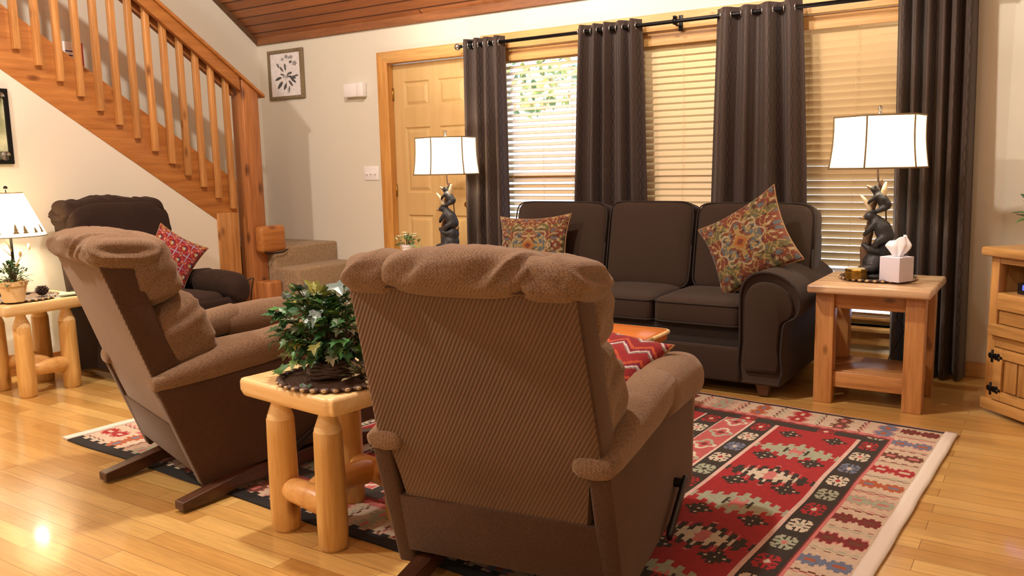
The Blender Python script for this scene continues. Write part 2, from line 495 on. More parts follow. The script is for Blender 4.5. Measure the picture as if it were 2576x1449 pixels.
CEIL = planks('cedar_ceiling_boards', lin(178, 116, 70), lin(158, 98, 58), 0.075, 3.1, 0.45, gap=lin(92, 52, 28), gapw=0.006, grain=0.45)
bm = BM()
for (ya, yb) in ((D + 0.14, RY), (RY, YF - 0.1)):
    za, zb = zc(ya), zc(yb)
    v = [(XL - .1, ya, za), (XR + .1, ya, za), (XR + .1, yb, zb), (XL - .1, yb, zb)]
    lo = [bm.verts.new(p) for p in v]; hi = [bm.verts.new((p[0], p[1], p[2] + .08)) for p in v]
    bm.faces.new(lo); bm.faces.new(hi[::-1])
    for i in range(4):
        j = (i + 1) % 4; bm.faces.new((lo[i], lo[j], hi[j], hi[i]))
struct('ceiling', bm, CEIL)
TRIMW = wood('ceiling_trim', lin(104, 62, 34), lin(146, 92, 52), 'x', 1.0, 0.45)
TRIMD = wood('ceiling_trim_rake', lin(84, 58, 36), lin(112, 80, 52), 'y', 1.0, 0.5)
struct('trim_1', bx(XL, -0.26, D - 0.022, D, zc(D) - 0.045, zc(D) + 0.02), TRIMW)
bm = BM()
prism(bm, [(D - .022, zc(D) - .04), (RY, zc(RY) - .055), (RY, zc(RY)), (D - .022, zc(D))], 'x', XL, XL + 0.022)
struct('trim_2', bm, TRIMD)
# baseboards
struct('baseboard_stair', bx(XS, XS + 0.014, YF, 4.2, 0, 0.10, 0.004), PINE_Y)
struct('baseboard_back', bx(-3.68, -0.28, D - 0.014, D, 0, 0.085, 0.004), CASING)

# door -------------------------------------------------------------
dr = struct('door_1', BM(), None)
bm = BM(); y0 = D + 0.055
dw = 0.835; dx = DX0 + 0.005
def panel(bm, x0, x1, z0, z1, yf, d=0.012):
    """raised door panel: ogee frame groove around a lifted field"""
    rs = []
    for inset, dep in ((0, 0), (0.012, d), (0.022, d), (0.045, 0.002)):
        rs.append([(x0 + inset, yf + dep, z0 + inset), (x1 - inset, yf + dep, z0 + inset), (x1 - inset, yf + dep, z1 - inset), (x0 + inset, yf + dep, z1 - inset)])
    rows = loft(bm, rs, cap=False); bm.faces.new(rows[-1])
xs = [dx, dx + .115, dx + .375, dx + .465, dx + .725, dx + dw]
zs = [0.012, 0.24, 0.86, 1.04, 1.57, 1.73, 1.935, 2.075]
for i in range(5):
    for j in range(7):
        a, b_, c_, d_ = xs[i], xs[i + 1], zs[j], zs[j + 1]
        if i in (1, 3) and j in (1, 3, 5): panel(bm, a, b_, c_, d_, y0)
        else: bm.faces.new([bm.verts.new(p) for p in ((a, y0, c_), (b_, y0, c_), (b_, y0, d_), (a, y0, d_))])
bmesh.ops.remove_doubles(bm, verts=bm.verts, dist=1e-5)
bx(dx, dx + dw, y0 + 0.016, y0 + 0.045, zs[0], zs[-1], bm=bm)
obj('slab', bm, DOORW, dr, smooth=False)
bm = BM()
prism(bm, [(DX0 - .095, 0), (DX0 + .012, 0), (DX0 + .012, DZ), (DX0 - .095, DZ + .09)], 'y', D - 0.02, D, 0.004)
obj('casing', bm, CASING_Z, dr)
bm = BM()
prism(bm, [(DX0 + .012, DZ - .004), (DX1 - .012, DZ - .004), (DX1 + .09, DZ + .09), (DX0 - .095, DZ + .09)], 'y', D - 0.02, D, 0.004)
obj('casing', bm, CASING, dr)
bm = BM()
prism(bm, [(DX1 - .012, 0), (DX1 + .09, 0), (DX1 + .09, DZ + .09), (DX1 - .012, DZ)], 'y', D - 0.02, D, 0.004)
obj('casing', bm, CASING_Z, dr)
bm = bx(DX0, DX0 + .012, D, D + .05, 0, DZ); bx(DX0, DX1, D, D + .05, DZ - .006, DZ, bm=bm); bx(DX1 - .006, DX1, D, D + .05, 0, DZ, bm=bm)
obj('jamb', bm, CASING_Z, dr, smooth=False)
for z in (0.28, 1.06, 1.84):
    bm = BM(); tube(bm, [(DX0 + .012, D + .045, z - .05), (DX0 + .012, D + .045, z + .05)], 0.008, 8)
    obj('hinge', bm, BRASS, dr)
bm = BM(); lathe(bm, [(0.0, -.07), (.022, -.065), (.028, -.05), (.02, -.03), (.012, -.02), (.03, -.008), (.032, 0)], 20)
for v in bm.verts: v.co = Vector((v.co.x, v.co.z, v.co.y))
kn = obj('door_knob', bm, BRASS, dr); kn.location = (DX1 - 0.08, y0, 0.95)

# windows ----------------------------------------------------------
for n, (a, b_) in enumerate(WINS, 1):
    w = struct('window_%d' % n, BM(), None)
    bm = BM(); y = D + 0.105
    for (p, q, r, s) in ((a, a + .05, WZ0, WZ1), (b_ - .05, b_, WZ0, WZ1), (a + .05, b_ - .05, WZ1 - .05, WZ1), (a + .05, b_ - .05, WZ0, WZ0 + .06), (a + .05, b_ - .05, 1.14, 1.19)):
        bx(p, q, y - .02, y + .03, r, s, 0.004, bm=bm)
    obj('sash', bm, CASING, w, smooth=False)
    obj('glass', bx(a + .05, b_ - .05, y + .002, y + .008, WZ0 + .06, WZ1 - .05), GLASS, w, smooth=False)
    obj('sill', bx(a - .05, b_ + .05, D - .05, D + .085, WZ0 - .028, WZ0, 0.006), CASING, w)
    obj('apron', bx(a - .04, b_ + .04, D - .02, D, WZ0 - .11, WZ0 - .028, 0.004), CASING, w)
    bm = bx(a - .09, a + .002, D - .02, D, WZ0, WZ1, 0.004); obj('casing', bm, CASING_Z, w)
    bm = bx(b_ - .002, b_ + .09, D - .02, D, WZ0, WZ1, 0.004); obj('casing', bm, CASING_Z, w)
    bm = BM(); bx(a, a + .01, D, D + .1, WZ0, WZ1, bm=bm); bx(b_ - .01, b_, D, D + .1, WZ0, WZ1, bm=bm); bx(a, b_, D, D + .1, WZ1 - .01, WZ1, bm=bm)
    obj('jamb', bm, CASING_Z, w, smooth=False)
struct('trim_3', bx(DX1 + 0.10, -0.52, D - 0.024, D, WZ1 + 0.005, 2.205, 0.004), CASING)

# blinds -----------------------------------------------------------
BL = {1: ('wooden blind with its slats tilted open to the daylight, nearest the door', 30, 30),
      2: ('closed honey wooden blind between the second and third dark curtain', 64, 64),
      3: ('closed honey wooden blind behind the bright lamp on the end table', -64, -54)}
for n, (a, b_) in enumerate(WINS, 1):
    lab, t1, t2 = BL[n]
    t = thing('window_blind', lab, 'blind', ((a + b_) / 2, D + 0.045, WZ1), group='wooden blinds in the windows')
    hw = (b_ - a) / 2 - 0.014
    bm = BM(); bx(-hw - .004, hw + .004, -.052, -.036, -.085, -.006, 0.004, bm=bm); bx(-hw, hw, -.036, .03, -.045, -.008, bm=bm)
    obj('valance', bm, CASING, t, smooth=False)
    bm = BM(); z = -0.085; k = 0
    lowest = -(WZ1 - WZ0) + 0.055
    while z > lowest:
        ang = R(t1 if z > -0.85 else t2 if (z > -1.5 or n != 3) else -28)
        M = Matrix.Rotation(ang + R(random.uniform(-1.2, 1.2)), 3, 'X')
        box(bm, 0, 0, z, hw * 2, 0.05, 0.0032, 0, M=M)
        z -= 0.0435; k += 1
    obj('slats', bm, SLAT, t, smooth=False)
    obj('bottom_rail', bx(-hw, hw, -.025, .025, lowest - .022, lowest - .002, 0.004), CASING, t)
    bm = BM()
    for x in (-hw * 0.62, 0.02, hw * 0.66):
        tube(bm, [(x, -.028, -.05), (x, -.028, lowest - .01)], 0.0012, 5)
    obj('ladder_cord', bm, SLAT, t)
    bm = BM(); tube(bm, [(-hw + .07, -.05, -.07), (-hw + .072, -.045, -1.0)], 0.005, 8)
    obj('tilt_wand', bm, SLAT, t)

# wall fittings ----------------------------------------------------
t = thing('door_chime', 'white plastic door chime box on the back wall left of the door', 'chime box', (-4.985, D, 1.892))
bm = bx(-.105, .105, -.055, 0, -.055, .055, 0.006); obj('case', bm, WHITEP, t)
bm = bx(.045, .113, -.060, -.002, -.058, .058, 0.008); obj('cover', bm, WHITEP, t)
t = thing('switch_plate', 'white light switch plate with three toggles beside the door', 'light switch', (-4.86, D, 1.205))
obj('plate', bx(-.082, .082, -.007, 0, -.058, .058, 0.003), WHITEP, t)
for x in (-.046, 0, .046):
    M = Matrix.Rotation(R(-24 if x else 24), 3, 'X'); bm = BM(); box(bm, x, -.012, 0, .010, .018, .022, .002, M=M)
    obj('toggle', bm, WHITEP, t)
# ---------------------------------------------------------------- staircase
st = thing('staircase', 'pine staircase with square balusters, newel post and beige carpeted steps', 'staircase', (XS, 4.5, 0))
def at(o):                      # shift world-built part into its parent's frame
    p = o.parent
    for v in o.data.vertices: v.co = v.co - Vector(p.location)
    return o
def zrail(y): return 1.882 + ST * (4.40 - y)
YT = 1.9
bm = BM()
prism(bm, [(4.40, zsb(4.40) - .02), (4.40, 1.17), (YT, 1.17 + ST * (4.40 - YT)), (YT, zsb(YT))], 'x', XS - 0.045, XS + 0.005, 0.003)
at(obj('stringer', bm, PINE_Y, st))
at(obj('trim_board', bx(XS - 0.045, XS + 0.01, 4.195, 4.395, 0.0, zsb(4.3) + 0.1, 0.004), PINE_Z, st))
bm = BM(); prism(bm, [(4.45, 0), (4.60, 0), (4.60, 1.852), (4.45, 1.952)], 'x', XS - 0.055, XS + 0.085, 0.005)
at(obj('newel_post', bm, NEWEL, st))
y = 4.338; i = 0
while y > 2.0:
    zb = 0.956 + 0.69 * (4.338 - y)
    bm = bx(XS + 0.005, XS + 0.045, y - .02, y + .02, zb, zrail(y) + 0.06, 0.003)
    at(obj('baluster', bm, PINE_Z, st)); y -= 0.128
bm = BM()
prism(bm, [(4.43, zrail(4.43)), (4.43, zrail(4.43) + .105), (YT, zrail(YT) + .105), (YT, zrail(YT))], 'x', XS + 0.045, XS + 0.085, 0.003)
at(obj('rail_board', bm, PINE_Y, st))
bm = BM()
prism(bm, [(4.43, zrail(4.43) - .035), (4.43, zrail(4.43) + .09), (YT, zrail(YT) + .09), (YT, zrail(YT) - .035)], 'x', XS - 0.035, XS + 0.004, 0.003)
at(obj('inner_rail', bm, NEWEL, st))
bm = BM()
zr = lambda y: zrail(y) + 0.105
prism(bm, [(4.655, zr(4.655)), (4.655, zr(4.655) + .028), (YT, zr(YT) + .032), (YT, zr(YT))], 'x', XS - 0.035, XS + 0.105, 0.006)
at(obj('handrail_cap', bm, PINE_Y, st))
# carpeted flight: three steps to a landing, then up along the wall
lo = [(-4.52, 0.15), (-4.78, 0.31), (-5.04, 0.465), (-5.30, 0.625)]
for k, (x, z) in enumerate(lo):
    bm = bx(XL if k == 3 else lo[k + 1][0] - .01, x, 4.605, D, 0.0, z, 0.02, 3)
    at(obj('carpeted_step', bm, CARPET, st))
z = 0.625; y = 4.45
while y > 2.2:
    z += 0.18
    bm = bx(XL, XS - 0.05, y - 0.29, y, z - 0.35, z, 0.02, 3)
    at(obj('carpeted_step', bm, CARPET, st)); y -= 0.268
at(obj('skirt_block', bx(XS + 0.086, XS + 0.178, 4.47, 4.725, 0.596, 0.807, 0.03, 4), PINE_Y, st))
at(obj('skirt_block', bx(XS + 0.086, XS + 0.24, 4.46, 4.60, 0.0, 0.37, 0.02, 3), NEWEL, st))
bm = BM(); tube(bm, [(XS + .185, 4.49, .605), (XS + .19, 4.53, .588), (XS + .19, 4.67, .588), (XS + .185, 4.72, .605)], 0.006, 8)
at(obj('bracket', bm, BLACKIRON, st))

# box on a stair
t = thing('shoe_box', 'small white box with blue stripes and red edge on the stairs', 'box', (-5.70, 3.26, 1.925), 0.1)
obj('carton', bx(-.08, .08, -.07, .07, 0, .20, 0.004), WHITEP, t)
bm = BM()
for k in range(4): bx(.0802, .0812, -.06, .045, .05 + k * .028, .058 + k * .028, bm=bm)
obj('stripes', bm, plain('navy_ink', lin(40, 44, 110), 0.6), t, smooth=False)
obj('edge_band', bx(.0785, .083, .046, .072, .0, .2), plain('red_ink', lin(140, 34, 34), 0.6), t, smooth=False)

# ---------------------------------------------------------------- pictures
ART = attr_mat('printed_paper', 0.7, 50, 0.02)
def painted(name, parent, w, h, nu, nv, fn, y=-0.004, mat=None):
    bm = BM(); grid(bm, nu, nv, lambda u, v: ((u - .5) * w, y, (v - .5) * h))
    o = obj(name, bm, mat or ART, parent, smooth=False)
    colour_faces(o, [fn(((k % nu) + .5) / nu, ((k // nu) + .5) / nv) for k in range(nu * nv)])
    return o
random.seed(3)
leaves = []
for (cx, cy, a, ln, wd, sh) in ((.36, .62, 120, .15, .045, .35), (.26, .70, 115, .13, .045, .5), (.47, .66, 95, .17, .05, .3), (.25, .42, 200, .16, .06, .2), (.30, .28, 235, .20, .07, .18),
        (.45, .24, 250, .17, .06, .22), (.56, .17, 262, .16, .04, .5), (.66, .43, -20, .2, .05, .15), (.70, .36, -45, .18, .05, .2), (.76, .45, 10, .17, .04, .25), (.62, .30, -60, .16, .05, .25), (.55, .50, 60, .10, .04, .3),
        (.38, .50, 160, .10, .04, .3), (.62, .52, 20, .08, .05, .2)):
    leaves.append((cx, cy, math.cos(R(a)), math.sin(R(a)), ln, wd, sh))
blooms = [(.40, .83, .055, .5), (.52, .88, .06, .4), (.66, .86, .06, .45), (.76, .72, .075, .4), (.64, .76, .05, .15), (.52, .45, .06, .6), (.42, .45, .03, .4), (.60, .85, .04, .5)]
def botanical(u, v):
    c = 0.80 + 0.02 * noise.noise(Vector((u * 9, v * 9, 0)))
    for (cx, cy, ca, sa, ln, wd, sh) in leaves:
        du, dv = (u - cx) * 0.72, v - cy
        a, b = du * ca + dv * sa, -du * sa + dv * ca
        q = (a / (ln * .5)) ; w = wd * .5 * max(0, 1 - q * q) ** 0.8
        if abs(q) < 1 and abs(b) < w: c = sh * (0.55 if abs(b) < 0.002 else 0.28) + .02
    for (cx, cy, r, sh) in blooms:
        du, dv = (u - cx) * 0.72, v - cy; rr = math.hypot(du, dv); t = math.atan2(dv, du)
        rim = r * .62 * (1 + .22 * math.cos(5 * t))
        if rr < rim: c = min(c, sh * (0.35 + 0.65 * abs(math.sin(rr * 130 + 2 * math.sin(5 * t)))))
    if abs((u - .5) * .72 + (v - .2) * .1) < .004 and .08 < v < .5: c = .3
    return (c, c * .95, c * .93)
t = thing('framed_botanical_print', 'framed black and white flower print on the back wall by the stairs', 'picture', (-5.81, D - 0.002, 2.085))
bm = BM(); W2, H2, f = .222, .213, .026
for (a, b_, c_, d_) in ((-W2, W2, H2 - f, H2), (-W2, W2, -H2, -H2 + f), (-W2, -W2 + f, -H2 + f, H2 - f), (W2 - f * 1.5, W2, -H2 + f, H2 - f)):
    bx(a, b_, -.022, 0, c_, d_, 0.003, bm=bm)
obj('frame', bm, wood('driftwood_frame', lin(98, 84, 58), lin(136, 118, 86), 'z', 1.0, 0.6), t, smooth=False)
painted('print', t, .42, .40, 84, 120, botanical, -0.008)

def abstract(u, v):
    s = 0.5 + 0.5 * math.sin(u * 16 + 2.5 * noise.noise(Vector((u * 5, v * 3, 2))))
    g = noise.noise(Vector((u * 6, v * 2.2, 7)))
    a, b = lin(206, 208, 170), lin(96, 104, 62)
    c = [x + (y_ - x) * min(1, max(0, s * .6 + g * .5)) for x, y_ in zip(a, b)]
    if v < .14 + .05 * g or v > .9 + .04 * g: c = [q * .25 for q in c]
    return c
t = thing('wall_panel', 'black iron framed panel with a pale green streaked picture beside the lamp', 'wall art', (XS, 2.50, 1.545), (0, 0, PI / 2))
W2, H2, f = .225, .228, .028
bm = BM()
for (a, b_, c_, d_) in ((-W2, W2, H2 - f, H2), (-W2, W2, -H2, -H2 + f), (-W2, -W2 + f, -H2 + f, H2 - f), (W2 - f, W2, -H2 + f, H2 - f)):
    bx(a, b_, -.02, 0, c_, d_, 0.003, bm=bm)
obj('frame', bm, BLACKIRON, t, smooth=False)
painted('picture', t, .40, .41, 50, 60, abstract, -0.009)
for sx in (-1, 1):
    for sz in (-1, 1):
        bm = BM()
        for k in range(3):
            r = .010 + .008 * k; cx, cz = sx * (W2 - .05), sz * (H2 - .05)
            tube(bm, [(cx + r * math.cos(q * .6) , -.024, cz + r * math.sin(q * .6)) for q in range(9)], .003, 6)
        obj('scroll', bm, METAL, t)

# ---------------------------------------------------------------- curtain rod and curtains
RYD, RZ = 5.195, 2.128
t = thing('curtain_rod', 'long black curtain rod above the three windows', 'curtain rod', (-2.12, RYD, RZ))
bm = BM(); tube(bm, [(-1.70, 0, 0), (1.76, 0, 0)], 0.0125, 14); obj('rod', bm, BLACKIRON, t)
for s, x in ((-1, -1.70), (1, 1.76)):
    bm = BM(); ball(bm, (x + s * .02, 0, 0), .026); obj('finial', bm, METAL if s < 0 else BLACKIRON, t)
for x in (-1.60, 0.0, 1.62):
    bm = BM(); tube(bm, [(x, .095, -.02), (x, .02, -.02), (x, 0, -.016)], 0.007, 8)
    bx(x - .014, x + .014, .090, .097, -.05, .05, 0.002, bm=bm)
    tube(bm, [(x - .012, 0, 0), (x + .012, 0, 0)], 0.021, 14); bx(x - .008, x + .008, -.02, .02, .018, .032, bm=bm)
    obj('bracket', bm, BLACKIRON, t)
CUR = [(-3.80, -3.44, -3.83, -3.42, 4, 'leftmost dark brown curtain beside the front door'),
       (-2.835, -2.365, -2.91, -2.31, 5, 'dark brown curtain between the open blind and the middle blind'),
       (-1.85, -1.34, -1.905, -1.25, 4, 'dark brown curtain behind the tilted sofa pillow, between the two closed blinds'),
       (-0.82, -0.43, -0.79, -0.40, 6, 'rightmost dark brown curtain behind the end table and lamp')]
for n, (ta, tb, ba, bb, nf, lab) in enumerate(CUR):
    t = thing('curtain', lab, 'curtain', ((ta + tb) / 2, RYD, 0.0), group='dark brown curtains on the rod')
    cx = (ta + tb) / 2; H = RZ + 0.045; rs = random.Random(n + 2); ph = [rs.uniform(-.5, .5) for _ in range(8)]
    flat = (tb - ta) * 2.0
    def f(u, v, ta=ta, tb=tb, ba=ba, bb=bb, nf=nf, ph=ph, cx=cx, H=H):
        z = 0.012 + v * (H - 0.012); w = (1 - v) ** 0.8
        x0 = ta + (ba - ta) * w; x1 = tb + (bb - tb) * w
        uu = u + (0.012 + 0.02 * w) * math.sin(2 * PI * u * 2 + ph[0] * 6) * math.sin(PI * u) + 0.01 * w * math.sin(2 * PI * u * 5 + ph[1] * 9)
        amp = 0.031 + 0.016 * w * (1 + ph[2]) + 0.007 * math.sin(4 * PI * u + ph[5] * 9)
        y = amp * math.sin(2 * PI * nf * u + PI / 2 + 0.5 * w * math.sin(3 * u * PI + ph[3] * 5)) * (1 + .25 * w * math.sin(7 * u + ph[4] * 8))
        y += 0.006 * noise.noise(Vector((u * 6, z * 2, n)))
        return (x0 + (x1 - x0) * uu - cx, y, z)
    bm = BM(); NU, NV = 150, 36
    g = grid(bm, NU, NV, f)
    uvl = bm.loops.layers.uv.new('UVMap')
    for fc in bm.faces:
        for lp in fc.loops: lp[uvl].uv = (0, 0)
    idx = {v: (i, j) for j, row in enumerate(g) for i, v in enumerate(row)}
    for fc in bm.faces:
        for lp in fc.loops:
            i, j = idx[lp.vert]; lp[uvl].uv = (i / NU * flat, j / NV * H)
    obj('panel', bm, CURTAIN, t, mods=(('SOLIDIFY', dict(thickness=0.004)),))
    for k in range(2 * nf):
        u = (k + 0.5) / (2 * nf); x = ta + (tb - ta) * u - cx
        bm = BM(); r_ = []
        for q in range(17):
            a = 2 * PI * q / 16; r_.append((0, 0.0215 * math.cos(a), 0.0215 * math.sin(a)))
        tube(bm, r_, 0.0042, 7, cap=False)
        gr = obj('grommet', bm, METAL, t); gr.location = (x, 0, RZ)
# ---------------------------------------------------------------- kilim rug
RED, DK, CRM = lin(168, 34, 40), lin(50, 42, 34), lin(214, 204, 180)
SAGE, PNK, MAR = lin(168, 176, 150), lin(206, 120, 116), lin(122, 40, 36)
BLU, ORG, BGE, WHT, BLK = lin(112, 122, 146), lin(176, 92, 54), lin(210, 190, 164), lin(236, 232, 226), lin(26, 24, 22)
BRN = lin(112, 62, 44)
RUL, RUW = 3.44, 2.30
def tri(t): return abs((t % 1.0) - 0.5) * 2
def flake(x, y, col, core):
    a, b = abs(x) / .042, abs(y) / .060; r = max(a, b)
    if r > 1.0: return None
    if a + b < .30: return core
    if r < .34: return col
    if (a < .15 or b < .13) and r < .92: return col
    if abs(a - b) < .19 and r < .78: return col
    if .66 < b < .92 and .28 < a < .62: return col
    if .66 < a < .92 and .28 < b < .62: return col
    return None
def star(x, y):
    a, b = abs(x), abs(y)
    if a + b < .046 or (max(a, b) < .052 and min(a, b) < .013) or (max(a, b) < .032 and abs(a - b) < .012):
        for (p, q) in ((0, .036), (.030, 0), (0, 0)):
            if abs(a - p) < .005 and abs(b - q) < .005: return CRM
        return DK
    return None
def medallion(du, dv, a, h, t=.022):
    e = h * (1 - abs(du) / a); s = .026 if int((abs(du) + .01) / t) % 2 == 0 else -.006
    return abs(du) < a and abs(dv) < e * 0.82 + s
def red_field(u, v):           # u across the panel from its centre, v along from field start
    s = star(abs(u) - .100, ((v - .085 + .1675) % .335) - .1675)
    if s: return s
    k = int((v - .305 + .1655 + .662) / .331); c0 = .305 + (k - 2) * .331
    dv = v - c0
    if c0 < .1: return RED
    if k % 2 == 0:
        if medallion(u, dv, .178, .105):
            if medallion(u, dv, .058, .036, .012): return PNK if abs(u) < .028 else DK
            return SAGE
        if medallion(u, dv, .184, .118) and abs(u) > .1: return PNK
    else:
        if medallion(u, dv, .108, .072, .018):
            return PNK if medallion(u, dv, .042, .034, .03) else CRM
        if medallion(u, dv, .176, .112): return DK
        if medallion(u, dv, .182, .126, .028): return PNK if int(abs(u) * 90) % 3 == 0 else RED
    return RED
def dark_band(u, v):           # u from the band's middle
    per = .1625; k = math.floor((v + .02) / per); dv = (v + .02) - (k + .5) * per
    pick = [(RED, CRM), (CRM, PNK), (BLU, CRM), (CRM, RED), (SAGE, DK), (RED, CRM), (CRM, SAGE), (SAGE, PNK)][k % 8]
    f = flake(u, dv, *pick)
    return f or DK
def pink_panel(u, v):
    dv = ((v + .08) % .19) - .095; r = math.hypot(u * 1.25, dv)
    t = math.atan2(dv, u)
    if abs(r - .05 - .012 * math.cos(4 * t)) < .011: return SAGE if int(v / .19) % 2 else CRM
    if r < .018: return MAR
    if abs(u) > .058 and int(v / .03) % 2: return lin(178, 76, 76)
    return lin(190, 92, 92)
def border(w, s):              # w across (0 outside .. .17), s along
    per = .19; k = math.floor(s / per); d = abs(s - (k + .5) * per)
    cols = [MAR, BLU, BRN, RED, ORG, SAGE, MAR]
    c = cols[k % 7]
    lobe = abs(math.sin(PI * w / .0875))
    tooth = .012 if int(w / .0125) % 2 else 0.0
    half = .012 + .026 * int(lobe * 4) / 4 + tooth
    if d < half:
        if d < .010 and lobe > .8: return {BLU: ORG, ORG: BLU, RED: BGE, MAR: BRN}.get(c, PNK)
        return c
    e = per / 2 - d; sq = .010 if int((w + .01) / .021) % 2 else 0.0
    if abs(e - sq) < .0042: return (BRN, PNK, MAR, SAGE)[k % 4]
    if d < half + .007 and k % 2: return PNK
    return BGE
def rug_col(u, v):
    um, vm = min(u, RUL - u), min(v, RUW - v)
    near = v > RUW / 2
    if um < .042: return WHT
    n_ = .006 * tri(u / .05)
    if not near:
        if vm < .010: return lin(196, 150, 130)
        if vm < .032: return BLK
    else:
        if vm < .050 + (.016 if int(u / .034) % 2 else 0): return BLK
    if um < .215: 
        if vm > .03: return border(um - .045, v - .13 * (u > 1.7)) if um > .05 + .004 * (int(v / .02) % 2) else BGE
    if vm < .225:
        return border(vm - .05, (RUL - u) * 0.95 + .57 if near else u * 0.95 + .03)
    if vm < .25 + .010 * (int(u / .03) % 2): return PNK if int(u / .03) % 2 else lin(190, 110, 100)
    if um < .222: return PNK
    if um < .232: return MAR
    if vm < .272: return MAR
    if vm < .338 and um > .33:
        t = (u % .37) - .13
        f = flake(t, vm - .305, RED, CRM); return f or DK
    if um < .335: return dark_band(um - .283, v - .345)
    x = um - .335; per = .732; k = math.floor(x / per); x -= k * per
    if x < .012: return lin(222, 190, 176)
    if x < .372: return red_field(x - .192, v - .345)
    if x < .386: return lin(222, 190, 176)
    if x < .486: return dark_band(x - .436, v - .345)
    if x < .494: return lin(222, 196, 180)
    if x < .622: return pink_panel(x - .558, v)
    if x < .630: return lin(222, 196, 180)
    return dark_band(x - .681, v - .345)
BRc, FLc, FRc, BLc = Vector((-.33, 4.127)), Vector((-3.904, 2.045)), Vector((-.443, 1.885)), Vector((-3.72, 4.45))
NU, NV = 600, 402
def rug_pt(s, t):
    p = (BRc * (1 - s) + BLc * s) * (1 - t) + (FRc * (1 - s) + FLc * s) * t
    wob = 0.008 * noise.noise(Vector((t * 7, s * 9, 1)))
    return (p.x + wob, p.y + 0.010 * noise.noise(Vector((s * 9, 3, t * 2))), 0.0075 + 0.0015 * noise.noise(Vector((s * 20, t * 14, 5))))
bm = BM(); grid(bm, NU, NV, rug_pt)
rug = obj('kilim_rug', bm, attr_mat('kilim_wool', 0.95, 240, 0.35), None, smooth=False, mods=(('SOLIDIFY', dict(thickness=0.006, offset=-1)),))
if rug.data.polygons[0].normal.z < 0: rug.data.flip_normals()
colour_faces(rug, [[q * .86 for q in rug_col(((k % NU) + .5) / NU * RUL, ((k // NU) + .5) / NV * RUW)] for k in range(NU * NV)])
tag(rug, 'large red and black geometric kilim rug with cream motifs under the seating', 'rug')
def edge_strip(name, s0, s1):
    bm = BM()
    def q(u, v):
        s = s0 + (s1 - s0) * u; x, y, z = rug_pt(s, v)
        return (x, y, z + 0.001)
    grid(bm, 3, 90, q)
    o = obj(name, bm, OFFWHITE, rug, mods=(('SOLIDIFY', dict(thickness=0.006, offset=0)),))
    o['label'] = 'white woven end band'
edge_strip('end_band', -0.003, 0.0125); edge_strip('end_band', 0.9875, 1.003)

# ---------------------------------------------------------------- cushions
def pillow(name, label, w, h, d, fn, loc, rot, n=90, group=None, pinch=0.13):
    bm = BM()
    def prof(u, v):
        a, b = 2 * u - 1, 2 * v - 1
        x = a * (1 - pinch * (1 - b * b) * (0.35 + .65 * a * a)); z = b * (1 - pinch * (1 - a * a) * (0.35 + .65 * b * b))
        t = max(0.0, (1 - a * a) * (1 - b * b)) ** 0.42
        t *= 1 + 0.10 * noise.noise(Vector((a * 2.2, b * 2.2, w * 9)))
        return x * w / 2, z * h / 2, t * d / 2
    def F(u, v): x, z, t = prof(u, v); return (x, -t, z)
    def B(u, v): x, z, t = prof(1 - u, v); return (x, t, z)
    grid(bm, n, n, F); grid(bm, n, n, B)
    bmesh.ops.remove_doubles(bm, verts=bm.verts, dist=1e-6)
    o = obj(name, bm, PILLOWM, None)
    cols = []
    for p in o.data.polygons:
        c = p.center; cols.append(fn(c.x / w * 2, c.z / h * 2))
    colour_faces(o, cols)
    o.location = loc; o.rotation_euler = rot
    tag(o, label, 'pillow', group)
    pts = []
    for s in range(4):
        for k in range(24):
            q = k / 24
            u, v = [(q, 0), (1, q), (1 - q, 1), (0, 1 - q)][s]
            x, z, t = prof(u, v); pts.append((x, 0, z))
    bm = BM(); tube(bm, pts + [pts[0]], 0.004, 6); obj('piping', bm, PIPE, o)
    return o
PILLOWM = attr_mat('tapestry_cloth', 0.85, 300, 0.3)
PIPE = plain('pillow_piping', lin(150, 112, 72), 0.8)
def tapestry(seed):
    RST, GLD, TEA, OLV, CR, DKB = lin(150, 78, 52), lin(196, 164, 98), lin(116, 124, 124), lin(128, 118, 70), lin(212, 190, 146), lin(92, 52, 40)
    def fn(x, z):
        a, b = abs(x), abs(z); r = math.hypot(a, b); d = a + b
        if d < .10: return RST
        if d < .18: return lin(206, 130, 60)
        if d < .23 or (min(a, b) < .035 and r < .36): return GLD
        n1 = noise.noise(Vector((a * 3.2 + seed, b * 3.2, 0))); n2 = noise.noise(Vector((a * 7 + seed, b * 7, 4))); n3 = noise.noise(Vector((a * 11, b * 11 + seed, 9)))
        ring = abs(r - .52 - .06 * math.cos(8 * math.atan2(b, a)))
        if ring < .02: return CR
        if r < .50: c = TEA if n1 + .4 * n2 > -.05 else RST
        else: c = RST if n1 + .35 * n2 > -.12 else OLV
        if abs(n2) < .10 and n3 > -.15: c = GLD if n3 < .3 else CR
        if n3 > .38: c = CR
        if n3 < -.42: c = DKB
        if n2 > .42: c = TEA if r > .6 else GLD
        return c
    return lambda x, z: [q * .46 for q in fn(x, z)]
